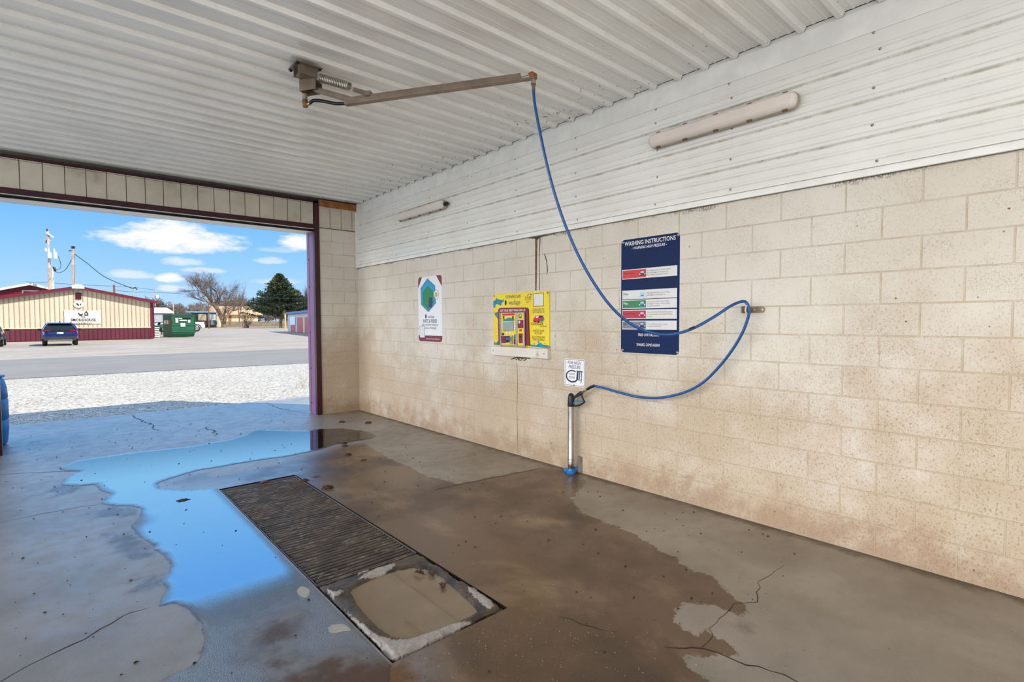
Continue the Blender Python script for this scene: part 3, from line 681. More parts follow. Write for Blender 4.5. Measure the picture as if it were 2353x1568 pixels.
leaf((596, 1112), .10, .3, 'crumpled tan leaf lying on the far bars of the drain grating', z=-.004)
leaf((716, 1096), .08, -.4, 'curled brown leaf on wet concrete beyond the far grating corner')
leaf((975, 1322), .075, 2.1, 'pointed brown leaf standing in the muddy pool, leftmost of its leaves', M_leafd, -.003, .9)
leaf((996, 1328), .085, 1.2, 'broad dark leaf in the middle of the cluster in the muddy pool', M_leafd, -.003, .7)
leaf((1018, 1358), .085, .9, 'folded brown leaf in the muddy pool nearest its right rim', M_leafd, -.003, .9)
def clod(px, r, label, sq=.5, m=M_clod, z=0.):
    p = onZ(*px, z); bm = bmesh.new(); bmesh.ops.create_icosphere(bm, subdivisions=3, radius=1.)
    sd_ = random.random()*10
    for v in bm.verts:
        c = v.co; k = 1+.28*math.sin(5*c.x+sd_)*math.sin(6*c.y+2*sd_)+.16*math.sin(13*c.z+9*c.x+sd_)
        v.co = Vector((c.x*k*r*1.5, c.y*k*r, max(-.05, c.z*k)*r*sq*1.6))
    me = bpy.data.meshes.new('mud_clod'); bm.to_mesh(me); bm.free(); me.materials.append(m)
    me.polygons.foreach_set('use_smooth', [True]*len(me.polygons))
    o = bpy.data.objects.new('mud_clod', me); C.objects.link(o); o.location = p; o.rotation_euler = (0, 0, -.5); return tag(o, label, 'mud clod')
clod((752, 1123), .034, 'largest dark clod of mud, on the concrete right of the far grating')
clod((700, 1105), .022, 'small rusty clod of mud on the right edge of the far grating')
clod((786, 971), .03, 'black clod on the dry floor in front of the block pier')
clod((846, 973), .03, 'black clod on the dry floor near the wall corner, right of another clod')
clod((790, 1020), .024, 'dark clod at the near edge of the puddle by the post')
clod((792, 1026), .022, 'dark clod in a pair beside the puddle edge, nearer one')
clod((800, 1046), .022, 'lone dark clod on wet floor between puddle and wall')
clod((835, 1058), .022, 'flat dark clod on the damp floor below the invite poster', .25)
clod((420, 1151), .03, 'long smear of debris standing in the puddle left of the grating', .25)
# loose grit: nobody could count it
b = MB(); M_grit = mat('dark_grit', (48, 40, 34), .9)
poly_all = [(0, 1100), (520, 1300), (900, 1000), (1320, 1100), (2353, 1400), (2353, 1568), (0, 1568)]
for i in range(1100):
    x, y = random.uniform(-1.2, 3.88), random.uniform(1.2, 9.6)
    if HX0 < x < HX1 and HY0 < y < HY1: continue
    if x > 3.2 and y > 8.3: continue
    r = random.choice((.002, .003, .003, .004, .006, .009))*random.uniform(.7, 1.2); a = random.uniform(0, 6)
    T = Matrix.Translation((x, y, r*.3)) @ Matrix.Rotation(a, 4, 'Z') @ Matrix.Diagonal((1.5, 1, .6, 1))
    b.add([(r, 0, 0), (-r*.5, r*.8, 0), (-r*.5, -r*.8, 0), (0, 0, r*1.1), (0, 0, -r*.3)], [(0, 1, 3), (1, 2, 3), (2, 0, 3), (1, 0, 4), (2, 1, 4), (0, 2, 4)], M_grit, False, T)
tag(b.build('floor_grit'), 'scattered dark grit and bits over the wash bay floor', 'grit', kind='stuff')
b = MB(); M_fleck = mat('pale_grit', (206, 184, 146), .7)
for i in range(420):
    c = onZ(random.gauss(1190, 160), random.gauss(1480, 60)) if i < 300 else onZ(random.uniform(960, 1700), random.uniform(1180, 1560))
    if HX0 < c.x < HX1 and HY0 < c.y < HY1 or c.x > 3.8: continue
    r = random.choice((.0008, .001, .0012, .0016, .0024))
    b.add([(r, 0, 0), (-r*.5, r*.8, 0), (-r*.5, -r*.8, 0), (0, 0, r*1.1)], [(0, 1, 3), (1, 2, 3), (2, 0, 3), (0, 2, 1)], M_fleck, False, Matrix.Translation((c.x, c.y, .001)))
tag(b.build('floor_gravel_flecks'), 'pale grains of grit strewn on the brown wet floor right of the pit lid', 'grit', kind='stuff')
# ---- ceiling boom
PV = Vector((1.548, 4.255, HC-.031)); TIP = onZ(1226, 180, 3.335)
bd_ = Vector((TIP.x-PV.x, TIP.y-PV.y, 0)).normalized(); bn = bd_.cross(zz)
def bp(px, py): v = onP(px, py, PV, bn)-PV; return (v.dot(bd_), v.z)
BT = Matrix(((bd_.x, 0, bn.x, PV.x), (bd_.y, 0, bn.y, PV.y), (bd_.z, 1, bn.z, PV.z), (0, 0, 0, 1)))
bl = lambda s, z, w=0.: BT @ Vector((s, z, w))
boom = thing('hose_boom', 'swinging steel hose boom with a coil spring, bolted to the ceiling', 'boom', PV)
q = MB()
cor = [onZ(*c, HC-.031) for c in ((662, 159), (681, 137), (741, 157), (722, 170))]
q.loft([[(c.x, c.y, HC-.0305) for c in cor], [(c.x, c.y, HC-.039) for c in cor]], M_boom, False)
for c in cor:
    cc = c.lerp(sum(cor, Vector())/4, .16); q.tube([(cc.x, cc.y, HC-.036), (cc.x, cc.y, HC-.05)], .011, M_dark, 8)
wbuild(q, 'mount_plate', boom)
e1, e2 = (cor[2]-cor[1]).normalized(), (cor[1]-cor[0]).normalized(); cc = sum(cor, Vector())/4
q = MB()
for s_ in (-1, 1):
    o1 = cc+e2*(s_*.05); q.loft([[tuple(o1+e1*a+e2*(b_*.004)+Vector((0, 0, z))) for a, b_ in ((-.075, -1), (.075, -1), (.075, 1), (-.075, 1))] for z in (-.008, -.075)], M_boom, False)
q.loft([[tuple(cc+e1*a+e2*b_+Vector((0, 0, z))) for a, b_ in ((-.06, -.05), (.06, -.05), (.06, .05), (-.06, .05))] for z in (-.055, -.075)], M_boom, False)
wbuild(q, 'bracket', boom)
x0_, z0_ = bp(695, 168)[0], -.07; x1_, z1_ = bp(733, 210)
q = MB()
for w in (-.05, .05): q.prism([(x0_, z0_), (x1_, z0_), (x1_, z1_), (x0_, z1_-.012)], w-.004, w+.004, M_boom, BT)
q.prism([(x0_, z0_), (x0_+.008, z0_), (x0_+.008, z1_-.01), (x0_, z1_-.01)], -.05, .05, M_boom, BT).prism([(x0_, z0_), (x1_, z0_), (x1_, z0_-.008), (x0_, z0_-.008)], -.05, .05, M_boom, BT)
q.tube([bl((x0_+x1_)/2, z1_+.09, .05), bl((x0_+x1_)/2, z1_+.09, .065)], .012, M_zinc, 8)
wbuild(q, 'swivel_box', boom, .002)
sa, sb_ = Vector(bp(737, 180)), Vector(bp(803, 199)); ax = (sb_-sa); nco = 17; path = []
pr = Vector((-ax.y, ax.x)).normalized()
for i in range(nco*14+1):
    a = 2*PI*i/14; c2 = sa+ax*(i/(nco*14)); rr_ = .030
    path.append(bl(*(c2+pr*rr_*math.cos(a)), rr_*math.sin(a)))
q = MB().tube(path, .0065, M_spring, 6); wbuild(q, 'spring', boom)
q = MB(); h1, h2 = bp(803, 199), bp(812, 206); l2 = bp(846, 216)
q.tube([bl(*sb_, .02), bl(*h1, 0), bl(*h2, 0)], .005, M_zinc, 6)
nrm = Vector((-(l2[1]-h2[1]), l2[0]-h2[0])).normalized()*.016
q.prism([(h2[0]+nrm.x, h2[1]+nrm.y), (l2[0]+nrm.x, l2[1]+nrm.y), (l2[0]-nrm.x, l2[1]-nrm.y), (h2[0]-nrm.x, h2[1]-nrm.y)], -.008, .008, M_boom, BT)
c1, c2_ = bp(840, 212), bp(854, 222); q.prism([(c1[0], c1[1]), (c2_[0], c1[1]), (c2_[0], c2_[1]-.01), (c1[0], c2_[1]-.01)], -.026, .026, M_boom, BT)
wbuild(q, 'spring_link', boom)
q = MB(); q.prism([bp(733, 203), bp(815, 226), bp(800, 234), bp(722, 210)], -.024, .024, M_boom, BT)
a0_, a1_, a2_, a3_ = bp(791, 228), bp(1197, 171), bp(1197, 186), bp(794, 243)
q.prism([a0_, a1_, a2_, a3_], -.026, .026, M_boom, BT)
t0, t1 = bp(1186, 184), bp(1231, 177); q.prism([t0, (t0[0], t0[1]-.014), (t1[0], t1[1]-.014), t1], -.022, .022, M_boom, BT)
wbuild(q, 'arm', boom, .003)
q = MB(); v0 = bp(1199, 180); v1 = bp(1219, 176); q.tube([bl(*v0), bl(*v1)], [.014, .016], M_zinc, 8); wbuild(q, 'pipe_nipple', boom)
q = MB(); ec = bp(1225, 173); q.tube([bl(ec[0]-.03, ec[1]-.004), bl(ec[0]-.006, ec[1]+.004), bl(ec[0]+.008, ec[1]-.004), bl(ec[0]+.01, ec[1]-.03)], [.021, .025, .024, .02], M_rustor, 12); wbuild(q, 'tip_elbow', boom)
q = MB(); f0, f1, f2 = bp(1226, 180), bp(1226, 193), bp(1226, 209); q.tube([bl(*f0), bl(*f1)], .0165, M_zinc, 10).tube([bl(*f1), bl(f1[0], f1[1]-.006)], .02, M_brass, 10).tube([bl(f1[0], f1[1]-.006), bl(*f2)], .0135, M_boom, 10); wbuild(q, 'hose_coupling', boom)
q = MB(); s0, s1, s2 = bp(701, 217), bp(701, 229), bp(702, 246); q.tube([bl(*s0), bl(*s1)], .020, M_zinc, 8).tube([bl(*s1), bl(s1[0], s1[1]-.012), bl(*s2)], [.018, .023, .021], M_brass, 10).tube([bl(s2[0], s2[1]+.014), bl(*bp(712, 238))], .013, M_zinc, 8); wbuild(q, 'swivel_elbow', boom)
q = MB().tube(spline([bl(*bp(*c)) for c in ((712, 237), (722, 231), (745, 233), (770, 238), (794, 238))], 8), .013, M_rubber, 10); wbuild(q, 'feed_hose', boom)
# ---- wall hook that guides the hose
hk = thing('hose_hook', 'flat steel hose hook screwed to the block wall, right of the blue sign', 'hook', onX(1738, 712, W))
q = MB(); T = wallM(0, 0)
a, c = wl(1722, 705), wl(1758, 719); q.prism([(a[0], a[1]), (c[0]-.012, a[1]), (c[0], a[1]-.012), (c[0], c[1]+.012), (c[0]-.012, c[1]), (a[0], c[1])], .0, .005, M_boom, T)
for px in ((1735, 712), (1753, 712)): u, v = wl(*px); q.tube([T @ Vector((u, v, .004)), T @ Vector((u, v, .009))], .008, M_zinc, 8)
wbuild(q, 'plate', hk)
HP = onX(1721, 712, W-.11)   # where the hose passes through the eye
q = MB(); ey = HP.y; q.bb((W-.13, onX(1722, 712, W).y-.002, HP.z-.026), (W-.003, onX(1722, 712, W).y+.004, HP.z+.026), M_boom); wbuild(q, 'arm', hk)
ring = [(HP.x+.030*math.cos(a), HP.y+.012, HP.z+.030*math.sin(a)) for a in [2*PI*i/18 for i in range(19)]]
q = MB().tube(ring, .006, mat('white_nylon', (214, 212, 204), .5), 6); wbuild(q, 'guide_ring', hk)
# ---- the hose
h0 = bl(f2[0], f2[1]); pn = Vector((HP.x-h0.x, HP.y-h0.y, 0)).cross(zz)
PA = [h0]+[onP(x, y, h0, pn) for x, y in ((1229, 240), (1240, 300), (1256, 375), (1276, 450), (1303, 528), (1342, 612), (1392, 690), (1440, 738), (1490, 763), (1540, 769), (1590, 756), (1640, 729), (1680, 703))]
PA += [onX(1705, 693, HP.x-.004), onX(1716, 697, HP.x), HP]
PB = [onX(x, y, X) for x, y, X in ((1719, 730, W-.105), (1706, 765, W-.10), (1683, 804, W-.095), (1650, 846, W-.09), (1612, 882, W-.085), (1570, 903, W-.08), (1520, 914, W-.08), (1470, 913, W-.08), (1425, 903, W-.08), (1390, 893, W-.08), (1366, 887, W-.082))]
gun_end = onX(1343, 899, W-.085)
hs = thing('pressure_hose', 'blue pressure hose hanging from the boom and looping through the wall hook', 'hose', h0)
wbuild(MB().tube(spline(PA+PB, 8), .0108, M_hose, 12), 'jacket', hs)
m_ = onX(1577, 760, 3.6)
pm = PA[11]; wbuild(MB().tube([PA[11].lerp(PA[10], .12), PA[11].lerp(PA[12], .12)], .0112, M_ink, 12), 'printed_mark', hs)
q = MB().tube(spline([PB[-1], onX(1358, 890, W-.083), onX(1349, 895, W-.085)], 5), [.0135]*11, M_rubber, 10); wbuild(q, 'bend_guard', hs)
q = MB().tube([onX(1349, 895, W-.085), onX(1343, 899, W-.085)], .0105, M_zinc, 8).tube([onX(1344, 898, W-.085), onX(1338, 903, W-.085)], .012, M_brass, 6); wbuild(q, 'end_fitting', hs)
# ---- spray gun standing in its holder
GX = W-.085; gl = lambda x, y: wl(x, y, GX)
GT = wallM(0, 0, GX)
hold = thing('gun_holder', 'upright stainless tube with a blue clamp at the foot, holding the spray gun', 'holder', onZ(1312, 1088))
tb = onX(1312, 1080, GX); tt = onX(1311, 934, GX)
q = MB().tube([(GX, tb.y, .035), (GX, tb.y, .07), (GX, tb.y, .075), (GX, tb.y, .12), (GX, tb.y, .125), (GX, tb.y, tt.z)], [.030, .030, .0325, .0325, .031, .031], M_steel, 24)
for z in (.10, .115, .13, .145): q.tube([(GX, tb.y, z), (GX, tb.y, z+.006)], .0335, M_steel, 24)
wbuild(q, 'tube', hold)
q = MB().tube([(GX, tb.y, .0), (GX, tb.y, .008), (GX, tb.y, .042)], [.045, .05, .046], M_bclamp, 20); u = onX(1301, 1083, GX).y
q.box((GX, tb.y+.055, .022), (.03, .05, .034), M_bclamp).box((GX, tb.y+.08, .018), (.008, .03, .008), M_zinc); wbuild(q, 'clamp', hold, .002)
q = MB().box((W-.022, tb.y-.055, .085), (.042, .004, .16), M_steel).box((W-.002, tb.y-.05, .085), (.004, .06, .16), M_steel).box((GX+.045, tb.y-.03, .05), (.03, .05, .02), M_bclamp); wbuild(q, 'wall_bracket', hold)
gun = thing('spray_gun', 'black trigger spray gun resting in the top of the stainless tube', 'spray gun', (GX, tb.y, tt.z))
q = MB(); q.tube([(GX, tb.y, tt.z-.02), (GX, tb.y, tt.z), (GX, tb.y, tt.z+.004), (GX, tb.y, tt.z+.05), (GX, tb.y, tt.z+.095), (GX, tb.y, tt.z+.122), (GX, tb.y, tt.z+.132)], [.026, .028, .036, .033, .031, .024, .010], M_blk, 20)
hp = [gl(1314, 921), gl(1318, 912), gl(1324, 908), gl(1331, 902), gl(1335, 899), gl(1339, 905), gl(1334, 909), gl(1326, 913), gl(1319, 916), gl(1316, 928)]
q.prism(hp, -.017, .017, M_blk, GT); wbuild(q, 'body', gun, .004)
lp = [(1334, 903), (1337, 910), (1341, 920), (1343, 924), (1338, 928), (1330, 932), (1320, 933), (1314, 933)]
q = MB().tube(spline([GT @ Vector(gl(*c)+(0,)) for c in lp], 5), [.013]*5+[.009]*31, M_blk, 8); wbuild(q, 'trigger_guard', gun)
q = MB().tube(spline([GT @ Vector(gl(*c)+(0,)) for c in ((1317, 930), (1320, 924), (1325, 922), (1332, 922), (1341, 922))], 5), .006, M_bclamp, 8); wbuild(q, 'trigger', gun)
# ---- lamps on the siding
def lamp(y0, y1, zc, label, hh=.058):
    L = y1-y0; yc = (y0+y1)/2; r = thing('wall_lamp', label, 'light', group='sealed strip lights on the siding', M=wallM(yc, zc, SX-.017))
    MB().prism(rrect(-L/2, -hh, L/2, hh, .045, 6), 0, .045, M_lamp).build('housing', r, .004)
    MB().loft([[(x, y, z) for x, y in rrect(-L/2+i, -hh+i, L/2-i, hh-i, .045-i*.6, 6)] for z, i in ((.045, .004), (.07, .005), (.085, .012), (.093, .026))], M_diff).build('diffuser', r)
    for u in (-.43, -.22, 0, .22, .43):
        for s in (-1, 1):
            if u == 0 and 0: continue
            MB().box((u*L, s*(hh+.002), .046), (.035, .012, .022), M_clip).build('clip', r, .002)
    return r
lamp(1.436, 2.614, 3.043, 'long yellowed strip light on the siding above the blue sign')
l2_ = lamp(5.74, 6.95, 3.055, 'farther strip light on the siding near the far corner, with a black cable gland')
MB().tube([(.605, 0, .03), (.66, 0, .03)], [.03, .022], M_blk, 10).build('cable_gland', l2_)
# ================================================================== SIGNS
def screw(r, u, v, z=.004, s=.011, m=None):
    MB().lathe([(s*1.1, 0), (s*1.1, .002), (s*.6, .0035), (s*.5, .006), (0, .007)], m or M_zinc, 12, Matrix.Translation((u, v, z))).build('screw', r)
def minicar(b, cx, cy, s, col, z):   # little front view of a car printed on a sign
    b.prism([(cx-s*.5, cy-s*.25), (cx+s*.5, cy-s*.25), (cx+s*.5, cy+s*.05), (cx+s*.36, cy+s*.1), (cx+s*.24, cy+s*.36), (cx-s*.24, cy+s*.36), (cx-s*.36, cy+s*.1), (cx-s*.5, cy+s*.05)], z, z+.0004, col)
    b.prism([(cx-s*.28, cy+s*.1), (cx+s*.28, cy+s*.1), (cx+s*.19, cy+s*.31), (cx-s*.19, cy+s*.31)], z+.0004, z+.0007, M_pale)
    for k in (-1, 1): b.prism(ell(cx+k*s*.36, cy-s*.04, s*.09, s*.07, 10), z+.0004, z+.0007, M_white)
    b.prism([(cx-s*.2, cy-s*.14), (cx+s*.2, cy-s*.14), (cx+s*.2, cy-s*.06), (cx-s*.2, cy-s*.06)], z+.0004, z+.0007, M_ink)
# washing instructions
yc, zc = (2.963+2.364)/2, (2.26+1.235)/2
r = thing('instruction_sign', 'tall navy blue washing instructions sign with rounded corners', 'sign', M=wallM(yc, zc, W))
w, h = .2985, .5135
MB().prism(rrect(-w, -h, w, h, .035, 6), .0, .003, M_navy).build('panel', r)
MB().prism(rrect(-w-.002, -h-.002, w+.002, h+.002, .037, 6), .0, .0022, M_offw).build('backing', r)
z = .003
class LB:   # one lettering object per line of text
    def __init__(s, r): s.r = r
    def text(s, *a, **k): MB().text(*a, **k).build('lettering', s.r); return s
b = LB(r)
b.text('WASHING INSTRUCTIONS', .053, M_white, 0.0, .472, z+.0006, sx=.82, bold=.012)
b.text('- WARNING HIGH PRESSURE -', .036, M_white, -.005, .428, z+.0006, sx=.74, bold=.006, shear=.25)
b.text('TRIED OUR VACUUM!', .034, M_white, -.005, -.35, z+.0006, sx=.66, bold=.008, shear=.2)
b.text('THANKS, COME AGAIN!', .034, M_white, -.008, -.438, z+.0006, sx=.66, bold=.008, shear=.2)
for vc, hh, col, lc, name, sub, body in ((.198, .0435, M_red, M_dred, 'Wash / Soap', 'Jabon', 'Grip spray gun firmly. Turn to Wash /\nSoap, pull trigger, wash entire car.\nRinse. Return spray gun to holder.'),
        (.012, .040, M_offw, M_ink, 'Rinse', 'Enjuague', 'Grip spray gun firmly. Turn to Rinse,\npull trigger to rinse entire car.'),
        (-.074, .040, M_green, M_white, 'Wax', 'La cera', 'Grip spray gun firmly. Turn to Wax,\npull trigger to wax car. Turn to Rinse\nto spread wax evenly.'),
        (-.166, .0415, M_crim, M_dred, 'Spot Free Rinse', 'Enjuague final', 'Turn to Spot Free Rinse and rinse entire\ncar at low pressure, pure water, for spot\nfree rinse.'),
        (-.262, .0395, M_grey, M_ink, 'Off', 'Apagado', 'Turn to Off, return gun to holder.\nProceed to Detail Area.')):
    if col is not M_grey and col is not M_offw: sub = ''
    b = MB(); b.prism([(-.286, vc-hh), (.276, vc-hh), (.276, vc+hh), (-.286, vc+hh)], z, z+.0008, M_offw)
    b.prism([(-.28, vc-hh+.007), (-.03, vc-hh+.007), (-.03, vc+hh-.007), (-.28, vc+hh-.007)], z+.0008, z+.0012, col if col is not M_offw else M_pale)
    if col is M_offw: b.prism([(-.278, vc-hh+.009), (-.032, vc-hh+.009), (-.032, vc+hh-.009), (-.278, vc+hh-.009)], z+.0012, z+.0014, M_offw)
    b.text(name, .030 if len(name) < 8 else .024, lc, -.272, vc+.008, z+.0018, 'LEFT', .85, .012)
    minicar(b, -.068, vc-.004, .075, {M_red: M_dred, M_offw: M_pale, M_green: M_teal, M_crim: M_crim, M_grey: M_navyt}[col], z+.0016)
    b.text(body, .0165, M_ink, -.02, vc, z+.0012, 'LEFT', .92, .0, line=1.15)
    b.build('instruction_strip', r)
for u, v in ((-w+.018, h-.022), (w-.018, h-.022), (-w+.018, -h+.022), (w-.018, -h+.022)): screw(r, u, v, .003, .012)
# invite poster
yc, zc = (6.517+5.915)/2, (2.152+1.244)/2
r = thing('invite_poster', 'white poster with maroon corners and a blue hexagon, near the far corner', 'sign', M=wallM(yc, zc, W))
cu = lambda x: (x-395-((x-395)*0))/460*.603
def cv_(x, y): top = 225-(x-165)*.098; bot = 1440+(x-185)*.05; return .4535-(y-top)/(bot-top)*.907
cp_ = lambda P: [(cu(x), cv_(x, y)) for x, y in P]
MB().prism(rrect(-.301, -.4535, .301, .4535, .035, 6), 0, .003, M_white).build('panel', r)
b = MB(); z = .003
b.prism([(-.301, .3), (-.301, .42), (-.285, .445), (-.26, .4535), (-.195, .4535)], z, z+.0005, M_marp).build('corner_print', r)
b = MB().prism([(.301, .3), (.301, .42), (.285, .445), (.26, .4535), (.165, .4535)], z, z+.0005, M_marp); b.build('corner_print', r)
b = MB().prism([(-.301, -.37), (.301, -.37), (.301, -.42), (.285, -.445), (.26, -.4535), (-.26, -.4535), (-.285, -.445), (-.301, -.42)], z, z+.0005, M_marp)
b.build('footer_print', r)
b = MB(); hx = cp_([(350, 245), (500, 385), (510, 720), (365, 885), (220, 740), (215, 425)])
cxh = sum(p[0] for p in hx)/6; cyh = sum(p[1] for p in hx)/6
b.prism(hx, z, z+.0006, M_ink); b.prism([(cxh+(u-cxh)*.965, cyh+(v-cyh)*.965) for u, v in hx], z+.0006, z+.0009, M_cyan)
b.prism([(cxh+(u-cxh)*.72, cyh-.035+(v-cyh)*.72) for u, v in hx], z+.0009, z+.0012, M_green)
b.prism(cp_([(382, 600), (450, 610), (440, 800), (375, 790)]), z+.0012, z+.0015, M_navyt)
b.prism([(p[0], p[1]) for p in ell(cu(520), cv_(520, 555), .062, .067, 24)], z+.0010, z+.0013, M_ink).prism(ell(cu(520), cv_(520, 555), .057, .062, 24), z+.0013, z+.0016, M_white).prism(cp_([(470, 625), (500, 590), (505, 615)]), z+.0010, z+.0016, M_white)
b.prism(ell(cu(518), cv_(518, 555), .034, .036, 20), z+.0016, z+.0019, M_gold); b.text('$', .05, M_marp, cu(518), cv_(518, 555), z+.0020)
b.build('hexagon_print', r)
b = LB(r); MB().prism(ell(-.105, cv_(395, 965), .020, .030, 16), z, z+.0004, M_navyt).build('drop_print', r)
b.text('washapp', .062, M_navyt, .03, cv_(395, 972), z+.0006, sx=.78, bold=-.004, shear=.15)
b.text('INVITE A FRIEND', .072, M_navyt, 0., cv_(395, 1062), z+.0006, sx=.66, bold=.012)
b.text('Get rewarded for inviting your', .046, M_navyt, 0.0, cv_(395, 1128), z+.0006, sx=.74); b.text('friends to UWashApp!', .046, M_navyt, 0.0, cv_(395, 1190), z+.0006, sx=.76)
b.text('Learn more! Scan the QR code', .034, M_white, .065, -.415, z+.0012, sx=.78)
b = MB().prism(rrect(-.272, -.405, -.135, -.235, .008), z+.0005, z+.0011, M_grey).prism(rrect(-.266, -.399, -.141, -.241, .006), z+.0011, z+.0014, M_offw); b.build('blank_sticker', r)
screw(r, 0.0, -.372, .003, .012); screw(r, -.01, .425, .003, .006)
# yellow pay sign
yc, zc = (4.812+3.881)/2, (1.843+1.235)/2; HW, HH = .465, .304
def Y2(x, y): top = 268-.063*(x-205); bot = 1205+.047*(x-205); return ((x-705)/1000*.93, HH-(y-top)/(bot-top)*2*HH)
YP = lambda P: [Y2(*p) for p in P]
def Yt(b, s, size, m, x, y, zz_, **k): u, v = Y2(x, y); b.text(s, size, m, u, v, zz_, **k)
r = thing('pay_kiosk', 'yellow pay kiosk panel with a maroon surround and a small screen', 'kiosk', M=wallM(yc, zc, W))
MB().prism(rrect(-HW, -HH, HW, HH, .008), 0, .012, M_yel).build('panel', r)
z = .012
bub = []
for P in ([(205, 400), (240, 375), (280, 350), (330, 365), (400, 375), (415, 390), (370, 430), (360, 470), (330, 465), (300, 450), (255, 455), (245, 500), (215, 515), (205, 480)], [(230, 610), (260, 600), (318, 585), (318, 715), (290, 710), (265, 680), (240, 650)], [(890, 1190), (930, 1185), (990, 1195), (1030, 1165), (1065, 1150), (1110, 1185), (1180, 1195), (1200, 1205), (1200, 1245), (890, 1215)], [(205, 1185), (260, 1150), (300, 1118), (320, 1125), (322, 1195)]):
    bub.append((MB().prism([(p[0], p[1]) for p in spline([Vector(Y2(*p)+(0,)) for p in P+[P[0]]], 4)[:-1]], z, z+.0005, M_teal), Y2(*P[0])))
for x, y, s in ((270, 345, .012), (410, 362, .010), (360, 362, .006), (225, 588, .008), (1030, 1135, .014), (965, 1168, .008), (1135, 1165, .007), (230, 480, .018), (300, 400, .02), (275, 650, .016), (1070, 1190, .018), (960, 1205, .015)):
    u, v = Y2(x, y); min(bub, key=lambda q: (q[1][0]-u)**2+(q[1][1]-v)**2)[0].prism(ell(u, v, s, s*.9, 12), z+.0003, z+.0008, M_cyan)
for q, _ in bub: q.build('bubble_print', r)
b = LB(r)
Yt(b, 'DOWNLOAD', .049, M_ink, 590, 310, z+.0008, sx=.88, bold=.008)
Yt(b, 'washapp', .078, M_navyt, 610, 415, z+.0008, sx=.72, shear=.15); u, v = Y2(447, 420); MB().prism(ell(u, v, .018, .030, 16), z, z+.0008, M_ink).build('drop_print', r)
for s, y in (('SCAN ME', 322), ('TO START', 365), ('BAY !', 410)): Yt(b, s, .030, M_marp, 852, y, z+.0008, sx=.8, shear=.3, bold=.006)
MB().tube([Vector(Y2(835, 290)+(z,)), Vector(Y2(870, 262)+(z,)), Vector(Y2(915, 272)+(z,))], .003, M_marp, 5).prism(YP([(900, 255), (925, 280), (895, 282)]), z, z+.0008, M_marp).build('arrow_print', r)
for s, y in (('SCAN CODE TO', 545), ('GET STARTED AT', 592), ('REGISTER YOUR', 935), ('ACCOUNT', 980), ('SELECT PRICE AND', 1050), ('START WASHING', 1095)): Yt(b, s, .033, M_ink, 1030, y, z+.0008, sx=.72, bold=.004)
Yt(b, 'CHARGER', .044, M_ink, 1000, 806, z+.0008, sx=.95, shear=.35, bold=.012); Yt(b, 'Carwash', .036, M_marp, 1110, 845, z+.0008, sx=.8, shear=.35)
b = MB().prism(YP([(1060, 775), (1110, 760), (1130, 715), (1112, 690), (1070, 700)]), z, z+.0004, M_teal)
b.prism(YP([(940, 760), (945, 715), (985, 660), (1050, 650), (1110, 655), (1115, 690), (1080, 720), (1045, 770), (990, 785)]), z+.0004, z+.0009, M_red).prism(YP([(992, 668), (1040, 660), (1025, 690), (985, 700)]), z+.0009, z+.0012, M_white).prism(YP([(1042, 660), (1105, 662), (1090, 690), (1035, 690)]), z+.0009, z+.0012, M_ink).prism(YP([(945, 740), (985, 750), (985, 775), (945, 762)]), z+.0009, z+.0012, M_ink).prism(ell(*Y2(1035, 765), .015, .015, 12), z+.0009, z+.0013, M_ink)
b.build('car_print', r)
b = MB().prism(YP([(938, 252), (1118, 238), (1118, 484), (942, 492)]), z, z+.0006, M_marp).prism(YP([(946, 262), (1110, 248), (1110, 475), (950, 482)]), z+.0006, z+.001, M_offw); b.build('blank_sticker', r)
P = [(x, y) for x, y in ((325, 1188), (320, 900), (320, 560), (335, 525), (365, 515), (820, 508), (855, 518), (868, 545), (875, 850), (890, 1200))]
MB().prism(YP(P), .006, .030, M_marp).build('surround', r, .004)
Yt(LB(r), 'GET YOUR FIRST WASH ON US!', .038, M_white, 592, 562, .0305, sx=.80, bold=.012)
b = MB(); z = .030
b.prism(YP([(365, 605), (815, 595), (822, 1226), (370, 1204)]), z, z+.004, M_zinc)
for x0, x1 in ((366, 384), (664, 690), (806, 826)): b.prism(YP([(x0, 602), (x1, 602), (x1+6, 1224), (x0+6, 1208)]), z+.004, z+.014, M_steel)
b.build('kiosk_frame', r)
b = MB(); b.prism(YP([(386, 612), (664, 608), (668, 1190), (392, 1185)]), z+.004, z+.006, M_yel).prism(YP([(690, 608), (804, 606), (810, 1192), (692, 1188)]), z+.004, z+.006, M_yel)
b.prism(YP([(412, 622), (642, 612), (642, 650), (412, 655)]), z+.006, z+.0068, M_red).prism(YP([(428, 715), (470, 720), (540, 690), (600, 705), (636, 715), (636, 752), (428, 756)]), z+.006, z+.0066, M_teal)
for x in (438, 612): b.prism(ell(*Y2(x, 688), .015, .018, 12), z+.006, z+.0068, M_ink)
b.prism(YP([(392, 1030), (480, 1030), (484, 1160), (398, 1160)]), z+.006, z+.0068, M_marp).prism(YP([(400, 972), (446, 972), (446, 1018), (402, 1018)]), z+.006, z+.0068, M_ink)
b.prism(YP([(628, 1080), (658, 1080), (658, 1180), (628, 1180)]), z+.006, z+.0068, M_dred).prism(YP([(640, 990), (664, 1010), (664, 1080), (620, 1070)]), z+.006, z+.0064, M_green)
b.prism(YP([(698, 735), (798, 735), (800, 885), (700, 885)]), z+.006, z+.0068, M_marp).prism(YP([(712, 980), (786, 978), (788, 1160), (716, 1160)]), z+.006, z+.0068, M_marp).prism(YP([(722, 1025), (778, 1025), (770, 1050), (745, 1058), (728, 1050)]), z+.0068, z+.0075, M_ink).prism(YP([(720, 905), (775, 900), (770, 940), (725, 945)]), z+.006, z+.0068, M_red)
b.build('kiosk_face', r)
